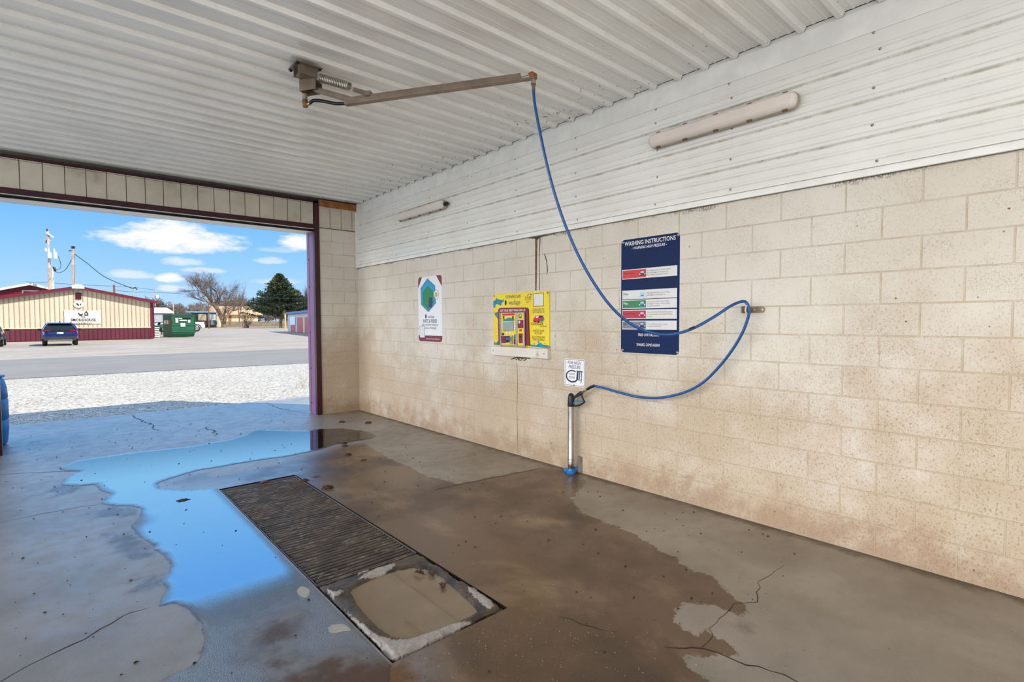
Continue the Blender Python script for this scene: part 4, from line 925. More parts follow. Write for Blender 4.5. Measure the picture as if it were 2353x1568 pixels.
b = MB().prism(YP([(430, 772), (628, 764), (630, 930), (432, 940)]), z+.006, z+.016, M_zinc); b.build('screen_bezel', r, .002)
MB().prism(YP([(452, 786), (612, 778), (614, 912), (454, 920)]), z+.016, z+.017, M_screen).build('screen', r)
for x in (408, 645):
    for y in (803, 848, 893): MB().lathe([(.012, 0), (.012, .004), (.008, .006), (0, .007)], M_white, 12, Matrix.Translation(Y2(x, y)+(z+.006,))).build('button', r)
for x in (502, 556): MB().lathe([(.015, 0), (.015, .004), (.01, .006), (0, .007)], M_white, 12, Matrix.Translation(Y2(x, 972)+(z+.006,))).build('button', r)
MB().prism(YP([(485, 1030), (560, 1026), (562, 1140), (488, 1145)]), z+.006, z+.018, M_blk).prism(YP([(496, 1045), (550, 1042), (552, 1100), (498, 1102)]), z+.018, z+.0188, M_bscr).build('keypad', r, .002)
MB().prism(YP([(566, 1020), (612, 1018), (614, 1170), (568, 1172)]), z+.006, z+.02, M_zinc).prism(YP([(584, 1045), (600, 1045), (600, 1120), (584, 1120)]), z+.02, z+.0206, M_ink).build('card_reader', r, .002)
MB().lathe([(.026, 0), (.026, .006), (.012, .008), (0, .008)], M_zinc, 20, Matrix.Translation(Y2(745, 660)+(z+.006,))).build('lock', r)
MB().lathe([(.016, 0), (.016, .004), (0, .005)], M_white, 12, Matrix.Translation(Y2(730, 775)+(z+.0068,))).build('button', r)
for x, y in ((226, 296), (1184, 238), (228, 1150), (1190, 1228)): screw(r, *Y2(x, y), .012, .012)
# board under the kiosk, broken mortar under that
bd2 = thing('timber_board', 'white painted board fixed to the wall under the yellow kiosk', 'board', M=wallM(yc, (1.232+1.128)/2, W))
MB().bb((-.47, -.054, 0), (.47, .050, .045), M_board).build('plank', bd2, .003)
for u in (-.43, .42): screw(bd2, u, 0., .045, .007)
b = MB(); T = wallM(0, 0)
for i in range(90):
    u, v = wl(random.gauss(1199, 9), 820+abs(random.gauss(0, 4))); rr_ = random.uniform(.003, .011)
    b.prism(ell(u, v, rr_*1.5, rr_*.6, 7), 0, .001+random.random()*.002, random.choice((M_slotgrime, M_dark, M_seam)), T)
struct(b.build('wall_broken_mortar', wr))
# high pressure sign
yc, zc = (3.672+3.397)/2, (1.142+.862)/2
r = thing('trigger_sign', 'small white sign with a blue border above the spray gun', 'sign', M=wallM(yc, zc, W))
w, h = .1375, .139
MB().prism(rrect(-w, -h, w, h, .018), 0, .003, M_white).build('panel', r)
b = MB(); z = .003
b.prism(rrect(-w+.007, -h+.007, w-.007, h-.007, .014), z, z+.0004, M_navyt).prism(rrect(-w+.011, -h+.011, w-.011, h-.011, .012), z+.0004, z+.0007, M_white)
b.prism(ell(-.03, -.038, .088, .064, 30, 55, 325)+ell(-.03, -.036, .070, .050, 30, 325, 55)[0:0]+[(-.03+.071*math.cos(math.radians(a)), -.036+.050*math.sin(math.radians(a))) for a in range(325, 54, -10)], z+.0007, z+.001, M_navyt)
b.prism([(.028, .012), (.112, .012), (.108, .022), (.032, .024)], z+.0007, z+.001, M_navyt).prism([(.032, .012), (.056, .012), (.052, -.07), (.024, -.07)], z+.0007, z+.001, M_navyt).prism([(.066, .012), (.078, .012), (.074, -.06), (.064, -.06)], z+.0007, z+.001, M_navyt).prism([(.092, .012), (.100, .012), (.098, -.07), (.088, -.105), (.083, -.10), (.091, -.068)], z+.0007, z+.001, M_navyt).prism([(.052, -.064), (.094, -.064), (.094, -.071), (.05, -.072)], z+.0007, z+.001, M_navyt)
b.build('trigger_drawing', r)
b = LB(r); z += .0007
b.text('FOR HIGH', .047, M_navyt, -.004, .098, z+.0005, sx=.82, shear=.25, bold=.004); b.text('PRESSURE', .047, M_navyt, -.002, .056, z+.0005, sx=.78, shear=.25, bold=.004)
b.text('SQUEEZE', .026, M_navyt, -.032, -.016, z+.0005, sx=.72, bold=.004); b.text('TRIGGER', .030, M_navyt, -.034, -.05, z+.0005, sx=.72, bold=.004)
screw(r, -.008, -h+.012, .003, .009)
# ================================================================== OUTSIDE
def ground_mat(name, cols, gscale, bstr, fleck=None, streak=None, cells=None):
    m, t, b = base(name); p = t.pos()
    n1 = t.noise(p, .35, 5., .6); n2 = t.noise(p, gscale, 4., .6)
    col = t.mix(t.step(n1, .3, .7), lin(cols[0]), lin(cols[1])); col = t.mix(t.step(n2, .45, .75, 0., .6), col, lin(cols[2]))
    if streak: col = t.mix(t.step(t.noise(t.scl(p, streak[1]), 1., 5., .65), .48, .72, 0., .75), col, lin(streak[0]))
    if cells: cz = t.xyz(t.voro(p, cells[0], 1))[0]; col = t.mix(t.step(cz, .1, .45, .75, 0.), col, lin(cells[1])); col = t.mix(t.step(cz, .7, .95, 0., .8), col, lin(cells[2]))
    if fleck: col = t.mix(t.math('MULTIPLY', t.step(t.voro(p, fleck[1], 0), .24, .12), t.step(t.noise(p, 1.5, 4.), .38, .62)), col, lin(fleck[0]))
    t.set(b, 'Base Color', col); b.inputs['Roughness'].default_value = .92; b.inputs['Specular IOR Level'].default_value = .15
    t.set(b, 'Normal', t.bump(t.math('ADD', n2, t.voro(p, gscale*1.7, 0)), bstr, .03)); return m
M_lot = ground_mat('dirt_lot', ((166, 155, 140), (152, 141, 126), (138, 125, 109)), 2.5, .15, None, ((174, 165, 152), (.12, .5, 1)))
M_grav = ground_mat('white_gravel', ((194, 187, 172), (184, 175, 160), (158, 148, 130)), 22., .6, ((84, 74, 58), 7.), None, (30., (128, 118, 100), (220, 213, 200)))
M_road = ground_mat('road_asphalt', ((138, 132, 124), (129, 124, 116), (116, 111, 104)), 14., .2, None, ((138, 134, 127), (.1, .9, 1)))
M_grass = ground_mat('winter_grass', ((176, 158, 120), (150, 134, 100), (128, 116, 84)), 3., .5)
b = MB(); zg = -.035
for x0, x1, y0, y1 in ((-250, 350, 10.74, 450), (-250, XL, -200, 10.74), (4.4, 350, -200, 10.74), (XL, 4.4, -200, YB)):
    b.add([(x0, y0, zg), (x1, y0, zg), (x1, y1, zg), (x0, y1, zg)], [(0, 1, 2, 3)], M_lot)
struct(b.build('ground'))
def strip(name, pts, z, m): return struct(MB().add([(x, y, z) for x, y in pts], [tuple(range(len(pts)))], m).build(name))
strip('trim_gravel_strip', [(-60, 10.74), (60, 10.74), (60, 20.0), (-60, 20.9)], -.022, M_grav)
strip('trim_road', [(-120, 20.75), (150, 18.6), (150, 32.2), (-120, 29.0)], -.012, M_road)
strip('trim_grass_verge', [(14, 148), (30, 152), (60, 152), (120, 140), (160, 240), (-40, 240)], -.02, M_grass)
# unseen pale ground added behind and beside the bay to bounce light in
M_bounce = ground_mat('pale_bounce_ground', ((226, 221, 212), (218, 212, 202), (206, 199, 188)), 6., .1)
strip('trim_rear_bounce', [(-40, -40), (60, -40), (60, YB), (-40, YB)], -.02, M_bounce)
strip('trim_side_bounce', [(-40, YB), (XL, YB), (XL, 10.74), (-40, 10.74)], -.02, M_bounce)
M_weed = mat('dry_weed', (150, 130, 84), .8)
def weeds(px, n, hgt, spread, label):
    p = onZ(*px); r = thing('weed_tuft', label, 'weeds', p); q = MB()
    for i in range(n):
        a = random.uniform(0, 6.28); o = Vector((random.gauss(0, spread), random.gauss(0, spread*.5), 0)); L = hgt*random.uniform(.5, 1.); d = Vector((math.cos(a), math.sin(a), 0))*random.uniform(.2, .8)
        q.tube([p+o, p+o+d*L*.3+zz*L*.6, p+o+d*L*.9+zz*L*.85], [.004, .003, .001], M_weed, 3, False)
    wbuild(q, 'stalks', r)
weeds((704, 890), 16, .35, .12, 'dry weeds at the slab edge beside the maroon door post')
weeds((120, 890), 14, .05, .3, 'flat patch of dry weeds lying on the white gravel at left')
weeds((48, 931), 14, .04, .12, 'small yellow weed patch in the gravel by the blue barrel')
# ---- barrel
br_ = thing('plastic_barrel', 'blue plastic barrel standing outside behind the left door post', 'barrel', (-.735, 9.13, 0))
MB().lathe([(.24, 0), (.262, .02), (.27, .05), (.283, .2), (.285, .30), (.278, .305), (.278, .325), (.285, .33), (.285, .56), (.278, .565), (.278, .585), (.284, .59), (.275, .72), (.255, .81), (.232, .845)], M_barrel, 36).build('body', br_)
MB().lathe([(.232, .843), (.262, .850), (.264, .870), (.225, .876), (.215, .862), (0, .862)], M_barrel, 36).build('rim', br_)
# ---- building materials
M_clad = mat('tan_cladding', (202, 188, 168), .5, var=.06, vs=.6); M_clads = mat('tan_cladding_rib', (160, 142, 118), .6)
M_mclad = mat('maroon_cladding', (92, 32, 50), .5, var=.1, vs=.6); M_mrib = mat('maroon_cladding_rib', (70, 22, 38), .5)
M_mroof = mat('maroon_roof_trim', (100, 24, 46), .45, var=.05); M_soff = mat('soffit', (128, 114, 98), .7)
M_redw = mat('red_cladding', (206, 48, 36), .5, var=.05); M_redr = mat('red_cladding_rib', (160, 36, 28), .5); M_wroof = mat('white_metal_roof', (212, 212, 210), .4)
M_glass = mat('dark_glass', (30, 40, 48), .08, spec=.8); M_wclad = mat('white_cladding', (196, 204, 212), .5, var=.04); M_wrib = mat('white_cladding_rib', (172, 182, 192), .5)
M_ban = mat('white_banner_vinyl', (206, 204, 200), .5, var=.03)
# ---- shed of the smokehouse
Yb = 59.; PB_ = lambda px, py: onY(px, py, Yb)
rc = PB_(352, 779); pk = PB_(179, 661); ev = PB_(356, 697); xm = pk.x; hwid = rc.x-xm; zp, ze = pk.z, ev.z+.15
sh = thing('gable_shed', 'tan and maroon metal gable building across the road with a white banner', 'building', (xm, Yb, 0))
x0, x1 = xm-hwid, xm+hwid; zr = lambda x: zp-(zp-ze)*abs(x-xm)/hwid
q = MB(); q.loft([[(x0, y, 0), (x1, y, 0), (x1, y, ze-.12), (xm, y, zp-.12), (x0, y, ze-.12)] for y in (Yb, Yb+12)], M_clad, False)
k = int((x1-x0)/.305)
for i in range(1, k): x = x0+(x1-x0)*i/k; q.bb((x-.022, Yb-.03, 1.05), (x+.022, Yb, zr(x)-.15), M_clads)
wbuild(q, 'wall_cladding', sh)
q = MB().bb((x0, Yb-.02, 0), (x1, Yb+.01, 1.02), M_mclad)
for i in range(1, k): x = x0+(x1-x0)*i/k; q.bb((x-.022, Yb-.045, 0), (x+.022, Yb-.02, 1.02), M_mrib)
wbuild(q, 'wainscot', sh); wbuild(MB().bb((x0, Yb-.06, 1.02), (x1, Yb, 1.10), M_clad), 'wainscot_trim', sh)
wbuild(MB().bb((x1-.16, Yb-.06, 0), (x1+.05, Yb+.2, ze), M_mroof), 'corner_trim', sh)
q = MB(); ov, th = .36, .10
for s in (-1, 1):
    xe = xm+s*(hwid+.32); zze = zr(xe); q.loft([[(xm, y, zp), (xe, y, zze), (xe, y, zze+th), (xm, y, zp+th)] for y in (Yb-ov, Yb+12.3)], M_mroof, False)
wbuild(q, 'roof', sh)
q = MB()
for s in (-1, 1):
    xe = xm+s*(hwid+.32); zze = zr(xe); q.loft([[(xm, y, zp-.13), (xe, y, zze-.13), (xe, y, zze+th+.02), (xm, y, zp+th+.02)] for y in (Yb-ov-.05, Yb-ov)], M_mroof, False)
wbuild(q, 'rake_trim', sh)
q = MB()
for s in (-1, 1):
    xe = xm+s*(hwid+.30); zze = zr(xe); q.loft([[(xm, y, zp-.12), (xe, y, zze-.12), (xe, y, zze-.08), (xm, y, zp-.08)] for y in (Yb-ov, Yb)], M_soff, False)
wbuild(q, 'soffit', sh)
a = PB_(170, 655); c = PB_(190, 661); q = MB().prism([(xm-.42, zp-.12), (xm+.42, zp-.12), (xm+.42, zp+.14), (xm+.15, zp+.26), (xm-.15, zp+.26), (xm-.42, zp+.14)], 0, .03, M_wroof, Matrix(((1, 0, 0, 0), (0, 0, -1, Yb-ov-.06), (0, 1, 0, 0), (0, 0, 0, 1)))); wbuild(q, 'ridge_cap', sh)
a, c = PB_(173, 673), PB_(187, 688); q = MB().bb((a.x, Yb-.07, c.z), (c.x, Yb-.0, a.z), M_mrib)
for i in range(8): z = c.z+(a.z-c.z)*(i+.5)/8; q.box(((a.x+c.x)/2, Yb-.08, z), (c.x-a.x-.06, .03, .03), M_mclad, R=Matrix.Rotation(.5, 3, 'X'))
wbuild(q, 'louvre_vent', sh)
q = MB().tube([(x1+.28, Yb-.3, zr(x1+.3)-.05), (x1+.3, Yb-.25, zr(x1+.3)-.35), (x1+.08, Yb-.08, ze-.6), (x1+.08, Yb-.08, .1)], .05, M_mroof, 6); wbuild(q, 'downspout', sh)
ZT = lambda Y: Matrix(((1, 0, 0, 0), (0, 0, -1, Y), (0, 1, 0, 0), (0, 0, 0, 1)))
a, c = PB_(147, 712), PB_(233, 744); bnx, bnz = (a.x+c.x)/2, (a.z+c.z)/2
bnr = thing('banner', 'white banner with a dark logo hung on the tan shed wall above the blue car', 'banner', (bnx, Yb-.10, bnz))
bw, bh = (c.x-a.x)/2, (a.z-c.z)/2; vs_ = []; nu, nv = 25, 8
for j in range(nv):
    for i in range(nu):
        u, v = -1+2*i/(nu-1), -1+2*j/(nv-1); sag = -.06*(1-u*u)*(v > -.9)*((v+1)/2)
        vs_.append((bnx+u*bw, Yb-.075-.010*math.sin(3*u+4*v)-.008*math.sin(9*u-5*v), bnz+v*bh+sag))
q = MB().add(vs_, [(j*nu+i, j*nu+i+1, (j+1)*nu+i+1, (j+1)*nu+i) for j in range(nv-1) for i in range(nu-1)], M_ban, True); wbuild(q, 'cloth', bnr)
T = ZT(Yb-.097); q = MB()
q.text('THE', .17, M_ink, bnx+.0, bnz+.0-.02, 0, T=T, bold=.006).text('SMOKEHOUSE', .34, M_ink, bnx+.02, bnz-.28, 0, T=T, sx=.78, bold=.004).text('LIQUOR CO.', .17, M_ink, bnx+.0, bnz-.57, 0, T=T, sx=1.25, bold=.004)
q.prism([(bnx-.36, bnz+.34), (bnx-.30, bnz+.36), (bnx-.20, bnz+.22), (bnx-.06, bnz+.24), (bnx-.02, bnz+.34), (bnx-.02, bnz+.14), (bnx-.10, bnz+.08), (bnx-.22, bnz+.10)], 0, .004, M_ink, T)
q.prism([(bnx+.10, bnz+.10), (bnx+.36, bnz+.10), (bnx+.36, bnz+.34), (bnx+.27, bnz+.40), (bnx+.27, bnz+.5), (bnx+.19, bnz+.5), (bnx+.19, bnz+.40), (bnx+.10, bnz+.34)], 0, .004, M_ink, T)
q.prism([(bnx+.14, bnz+.19), (bnx+.28, bnz+.19), (bnx+.28, bnz+.30), (bnx+.14, bnz+.30)], .004, .008, M_ban, T); wbuild(q, 'printed_logo', bnr)
cc = PB_(181, 700); rs = thing('round_sign', 'round white sign with a dark emblem on the tan gable under the vent', 'sign', cc)
T = ZT(Yb-.04); q = MB().prism(ell(cc.x, cc.z, .36, .30, 28), 0, .03, M_ban, T); wbuild(q, 'disc', rs)
q = MB().prism([(cc.x-.20, cc.z+.10), (cc.x-.04, cc.z+.08), (cc.x+.02, cc.z-.06), (cc.x+.0, cc.z-.14), (cc.x-.06, cc.z-.10), (cc.x-.16, cc.z+.02)], .03, .034, M_ink, T).prism([(cc.x+.08, cc.z+.04), (cc.x+.20, cc.z+.10), (cc.x+.14, cc.z-.04), (cc.x+.08, cc.z-.12)], .03, .034, M_ink, T); wbuild(q, 'emblem', rs)
# ---- red building behind
Yr = 82.; PR = lambda x, y: onY(x, y, Yr); a = PR(69, 651); zt = a.z; e = PR(140, 668); sl_ = (zt-e.z)/(e.x-a.x)
rb = thing('red_barn', 'red metal building with a white roof edge behind the tan shed', 'building', (a.x, Yr, 0))
hw = 11.; q = MB().loft([[(a.x-hw, y, 0), (a.x+hw, y, 0), (a.x+hw, y, zt-sl_*hw-.5), (a.x, y, zt-.5), (a.x-hw, y, zt-sl_*hw-.5)] for y in (Yr, Yr+16)], M_redw, False)
for i in range(60): x = a.x-hw+i*2*hw/60; q.bb((x-.02, Yr-.03, 0), (x+.02, Yr, zt-sl_*abs(x-a.x)-.5), M_redr)
wbuild(q, 'wall_cladding', rb); q = MB()
for s in (-1, 1): q.loft([[(a.x, y, zt-.25), (a.x+s*(hw+.5), y, zt-.25-sl_*(hw+.5)), (a.x+s*(hw+.5), y, zt-sl_*(hw+.5)), (a.x, y, zt)] for y in (Yr-.8, Yr+16.5)], M_wroof, False)
wbuild(q, 'roof', rb); q = MB()
for s in (-1, 1): q.loft([[(a.x, y, zt-.75), (a.x+s*(hw+.4), y, zt-.75-sl_*(hw+.4)), (a.x+s*(hw+.4), y, zt-.26-sl_*(hw+.4)), (a.x, y, zt-.26)] for y in (Yr-.06, Yr)], M_mroof, False)
wbuild(q, 'gable_trim', rb)
c0, c1 = PR(50, 667), PR(90, 679); q = MB().bb((c0.x, Yr-.10, c1.z-.5), (c1.x, Yr-.02, c0.z), M_wroof); wbuild(q, 'window_frame', rb); wbuild(MB().bb((c0.x+.14, Yr-.13, c1.z-.4), (c1.x-.14, Yr-.09, c0.z-.14), M_glass), 'pane', [o for o in rb.children if o.name.startswith('window_frame')][0])
# ---- cars
M_cblue = mat('blue_car_paint', (5, 36, 100), .25, .2, var=.04, coat=.6); M_cdark = mat('dark_grey_car_paint', (40, 44, 50), .25, .3, coat=.8); M_cwht = mat('white_car_paint', (212, 214, 216), .3, var=.02, coat=.6)
M_tyre = mat('tyre_rubber', (34, 32, 30), .85); M_rim = mat('alloy_rim', (170, 172, 176), .35, .7); M_clad2 = mat('grey_car_cladding', (44, 50, 54), .5); M_silv = mat('silver_skid_plate', (120, 116, 108), .4, .4)
M_tail = mat('tail_lamp', (140, 16, 20), .2); M_plate = mat('number_plate', (220, 226, 232), .4); M_plb = mat('plate_smudge', (70, 96, 140), .5)
def car(loc, paint, label):
    r = thing('parked_car', label, 'car', loc); q = MB(); w = .93
    def sec(y, k, zb, zt): pr = [(.80, zb), (.97, zb+.14), (1., zb+.36), (.985, zt-.14), (.93, zt-.03), (.80, zt)]; return [(w*k*u, y, z) for u, z in pr]+[(-w*k*u, y, z) for u, z in pr[::-1]]
    q.loft([sec(.0, .86, .42, .98), sec(.06, .95, .36, 1.04), sec(.35, 1., .32, 1.07), sec(1.2, 1., .30, 1.06), sec(2.6, 1., .30, 1.02), sec(3.5, 1., .30, 1.0), sec(4.2, .95, .33, .92), sec(4.5, .82, .38, .80), sec(4.58, .7, .42, .7)], paint); q.build('body', r, .02)
    def ring(z, hw, y0, y1, rr_=.16): return [(x, y, z) for x, y in rrect(-hw, y0, hw, y1, rr_, 3)]
    MB().loft([ring(1.0, .86, .16, 3.35), ring(1.2, .80, .28, 3.0), ring(1.38, .70, .44, 2.62), ring(1.50, .62, .62, 2.35)], M_glass).build('greenhouse', r)
    q = MB().loft([ring(1.49, .66, .34, 2.45), ring(1.54, .62, .42, 2.35), ring(1.565, .50, .6, 2.1)], paint)
    for s in (-1, 1): q.tube([(s*.90, .22, 1.02), (s*.80, .34, 1.25), (s*.66, .48, 1.5)], .055, paint, 8)
    q.build('roof', r)
    for s in (-1, 1): MB().tube([(s*.60, .5, 1.54), (s*.60, .55, 1.60), (s*.60, 2.1, 1.60), (s*.60, 2.2, 1.54)], .022, M_silv, 6).build('roof_rail', r)
    MB().tube([(0, .8, 1.56), (0, .74, 1.66)], [.05, .015], paint, 6).build('roof_antenna', r)
    MB().box((0, .01, 1.01), (1.56, .08, .12), M_blk).build('tail_panel', r, .01)
    for s in (-1, 1): MB().box((s*.68, -.025, 1.015), (.34, .04, .06), M_tail).build('tail_lamp', r, .01)
    q = MB().box((0, -.005, .86), (.33, .02, .12), M_plate).box((-.08, -.018, .86), (.13, .006, .05), M_plb); q.build('number_plate', r)
    MB().loft([[(x, y, z) for x, z in ((-.82, .36), (.82, .36), (.88, .62), (-.88, .62))] for y in (-.06, .12)], M_clad2).build('rear_bumper', r, .02)
    MB().prism([(-.66, .30), (.66, .30), (.58, .42), (-.58, .42)], .0, .08, M_silv, ZT(.0)).build('skid_plate', r, .01)
    for s in (-1, 1): MB().box((s*.62, -.07, .58), (.18, .03, .04), M_tail).build('reflector', r)
    for s in (-1, 1):
        MB().tube([(s*.92, 2.75, 1.03), (s*1.0, 2.75, 1.05)], .03, M_blk, 6).box((s*1.06, 2.75, 1.08), (.20, .12, .13), M_blk).build('wing_mirror', r, .02)
        for y in (.85, 3.62):
            wv = MB().tube([(s*.68, y, .345), (s*.70, y, .345), (s*.90, y, .345), (s*.92, y, .345)], [.31, .345, .345, .31], M_tyre, 24).build('wheel', r)
            MB().tube([(s*.915, y, .345), (s*.93, y, .345)], [.22, .2], M_rim, 16).build('rim', wv)
            MB().tube([(s*.925, y+.40*math.cos(a), .345+.40*math.sin(a)) for a in [PI*i/10 for i in range(11)]], .035, M_clad2, 6).build('wheel_arch', r)
    return r
cl_, cr_ = onZ(100, 795), onZ(178, 793.5)
car((( cl_.x+cr_.x)/2, 46.5, -.03), M_cblue, 'blue crossover parked nose-in at the tan shed, seen from behind')
ce = onY(6.5, 790, 47.2)
car((ce.x-.94, 47.2, -.03), M_cdark, 'dark grey car at the left edge of the picture, left of the blue car')
# ---- dumpster
M_dgr = mat('green_dumpster_paint', (16, 88, 62), .5, var=.1, vs=2., dirt=(40, 70, 50), ds=1.5, dt=(.6, .85)); M_dlid = mat('dumpster_lid', (30, 34, 34), .6)
fl, fr_, bl_ = onZ(396, 775.5), onZ(446, 774.5), onZ(377, 774)
Yd = 63.8; xa, xb = onY(396, 750, Yd).x, onY(446, 750, Yd).x; zt = onY(420, 724, Yd).z
du = thing('dumpster', 'dark green steel dumpster with white notices beside the tan shed', 'dumpster', (xa, Yd, -.03))
xb = xa+(xb-xa)*1.12; dep = 2.1; q = MB(); q.prism([(Yd+.25, .0), (Yd+dep, .0), (Yd+dep, zt), (Yd, zt), (Yd, .52), (Yd+.02, .34)], xa, xb, M_dgr, Matrix(((0, 0, 1, 0), (1, 0, 0, 0), (0, 1, 0, 0), (0, 0, 0, 1))))
q.bb((xa-.03, Yd-.05, zt-.08), (xb+.03, Yd+.02, zt), M_dgr).bb((xa-.03, Yd-.04, .50), (xb+.03, Yd+.02, .58), M_dgr).bb((xa, Yd-.04, 1.22), (xb, Yd+.02, 1.28), M_dgr)
for x in (xa-.02, xb+.02): q.bb((x-.04, Yd-.05, .4), (x+.04, Yd+.05, zt), M_dgr)
wbuild(q, 'bin', du, .01)
q = MB().loft([[(x, y, z) for y, z in ((Yd-.03, zt), (Yd+dep+.05, zt+.06), (Yd+dep+.05, zt+.12), (Yd-.03, zt+.06))] for x in (xa-.05, xb+.03)], M_dlid, False); wbuild(q, 'lid', du, .01)
PDm = lambda x, y: onY(x, y, Yd)
for P, m_ in (((402, 730, 441, 734), M_blk), ((402, 731, 420, 733), M_white), ((413, 735, 431, 738), M_white), ((403, 734, 410, 742), M_white), ((434, 735, 440, 742), M_white), ((415.5, 743, 427.5, 751), M_white)):
    a, c = PDm(P[0], P[1]), PDm(P[2], P[3]); q = MB().bb((a.x, Yd-.065 if m_ is M_white else Yd-.055, c.z), (c.x, Yd-.04, a.z), m_); wbuild(q, 'notice' if m_ is M_white else 'slot', du)
for y0, col in ((Yd+.35, M_red), (Yd+.85, M_board), (Yd+1.4, M_board)):
    q = MB().bb((xa-.02, y0, zt-.95), (xa, y0+.4, zt-.55), col); wbuild(q, 'side_notice', du)
du.rotation_euler.z = math.radians(15)
# ---- stacked white slats and junk by the shed corner
cr = onZ(360, 776); st = thing('slatted_crate', 'white slatted crate between the tan shed and the dumpster', 'crate', (cr.x, cr.y, -.03))
sw = (onY(366, 760, cr.y).x-onY(353, 760, cr.y).x); zt_ = onY(360, 752, cr.y).z; q = MB()
for i in range(6): q.bb((cr.x-sw/2, cr.y-.03, .05+i*zt_/6), (cr.x+sw/2, cr.y, .05+i*zt_/6+zt_/10), M_white)
wbuild(q, 'slat_panel', st); wbuild(MB().bb((cr.x-sw/2+.05, cr.y, 0), (cr.x+sw/2-.05, cr.y+.9, zt_), M_blk), 'box', st)
mp = onZ(361, 769); zc_ = onY(361, 748, mp.y).z
ch_ = thing('garden_grill', 'dark green grill behind the white slatted crate', 'grill', (mp.x, mp.y, -.03)); q = MB().tube([(mp.x-.4, mp.y, .9), (mp.x-.4, mp.y, 1.15)], [.2, .3], M_dgr, 10).box((mp.x, mp.y, 1.0), (1.3, .6, .3), M_dgr); wbuild(q, 'firebox', ch_, .03)
q = MB().tube([(mp.x+.2, mp.y, 1.15), (mp.x+.3, mp.y, 1.5)], [.2, .1], M_blk, 8).box((mp.x+.2, mp.y, 1.52), (.9, .5, .08), M_blk); wbuild(q, 'hood', ch_)
for sx in (-.5, .5):
    for sy in (-.2, .2): wbuild(MB().bb((mp.x+sx-.03, mp.y+sy-.03, -.03), (mp.x+sx+.03, mp.y+sy+.03, .9), M_blk), 'leg', ch_)
# ---- pickup
wr_ = onZ(452, 761.8); Yp = wr_.y; TX = onY(471, 745, Yp).x; wl_ = onY(375.5, 756, Yp).x; wr_x = onY(452, 756, Yp).x; R = (onY(452, 747.5, Yp).z+.03)/2
base_ = wr_x-wl_
pu = thing('pickup_truck', 'white pickup truck parked behind the green dumpster', 'truck', (wr_x, Yp, -.03))
S = base_/3.75; q = MB(); zB = 1.15*S; zc2 = 1.95*S
prof = [(TX, .55*S), (TX, 1.25*S), (TX-.05*S, zB+.12*S), (wr_x-1.25*S, zB+.12*S), (wr_x-1.3*S, zB+.1*S), (wl_+.6*S, zB+.05*S), (wl_-.75*S, 1.05*S), (wl_-.85*S, .5*S), (wl_-.5*S, .42*S), (wr_x+.8*S, .45*S)]
T = ZT(Yp); q.prism(prof, -1.9, .0, M_cwht, T); wbuild(q, 'body', pu, .05)
q = MB().loft([[(x, y, zB+.05*S) for x, y in ((wl_+.3*S, Yp+.1), (wr_x-1.3*S, Yp+.1), (wr_x-1.3*S, Yp+1.8), (wl_+.3*S, Yp+1.8))], [(x, y, zc2) for x, y in ((wl_+1.1*S, Yp+.3), (wr_x-1.45*S, Yp+.3), (wr_x-1.45*S, Yp+1.6), (wl_+1.1*S, Yp+1.6))]], M_cwht, False); wbuild(q, 'cab', pu, .03)
wbuild(MB().loft([[(x, Yp+.08, zB+.12*S) for x in (wl_+.5*S, wr_x-1.4*S)]+[(x, Yp+.24, zc2-.12*S) for x in (wr_x-1.5*S, wl_+1.15*S)], [(x, Yp+.12, zB+.12*S) for x in (wl_+.5*S, wr_x-1.4*S)]+[(x, Yp+.28, zc2-.12*S) for x in (wr_x-1.5*S, wl_+1.15*S)]], M_glass, False), 'side_window', pu)
wbuild(MB().bb((TX-.10, Yp-.02, .95*S), (TX+.03, Yp+.18, 1.25*S), M_tail), 'tail_lamp', pu)
wbuild(MB().bb((TX-.2, Yp+.05, .5*S), (TX+.15*S, Yp+1.9, .66*S), M_clad2), 'rear_bumper', pu, .02)
for x in (wl_, wr_x):
    for y in (Yp+.02, Yp+1.65):
        wv = MB().tube([(x, y-.04, R-.03), (x, y, R-.03), (x, y+.24, R-.03)], [R*.9, R, R], M_tyre, 24); wo = wbuild(wv, 'wheel', pu)
        if y < Yp+1: wbuild(MB().tube([(x, y-.06, R-.03), (x, y-.03, R-.03)], [R*.55, R*.65], M_rim, 12), 'rim', wo)
    wbuild(MB().tube([(x+(R+.14)*math.cos(a), Yp-.01, R-.03+(R+.14)*math.sin(a)) for a in [PI*i/12 for i in range(13)]], .07, M_clad2, 6), 'wheel_arch', pu)
# ---- far buildings
def shed(name, label, px0, px1, pyt, Y, dep, wallm, ribm, roofm, pitch=.3, nrib=20, ovh=.3):
    a, c = onY(px0, pyt, Y), onY(px1, pyt, Y); z = (a.z+c.z)/2; r = thing(name, label, 'building', ((a.x+c.x)/2, Y, -.03)); q = MB().bb((a.x, Y, -.03), (c.x, Y+dep, z), wallm)
    for i in range(1, nrib): x = a.x+(c.x-a.x)*i/nrib; q.bb((x-.03, Y-.04, 0), (x+.03, Y, z-.1), ribm)
    wbuild(q, 'wall_cladding', r); q = MB().loft([[(x, y, zz_) for y, zz_ in ((Y-ovh, z), (Y+dep/2, z+pitch), (Y+dep/2, z+pitch+.25), (Y-ovh, z+.25))] for x in (a.x-.3, c.x+.3)], roofm, False); wbuild(q, 'roof', r); return r, a, c, z
shed('metal_workshop', 'white metal workshop behind the pickup truck', 348, 394, 720, 112., 14, M_wclad, M_wrib, M_wroof, .9, 24)
M_blroof = mat('blue_grey_roof_edge', (110, 134, 156), .5); M_crm = mat('cream_panel', (214, 204, 168), .6, var=.1); M_dshd = mat('dark_shed_side', (60, 62, 68), .8)
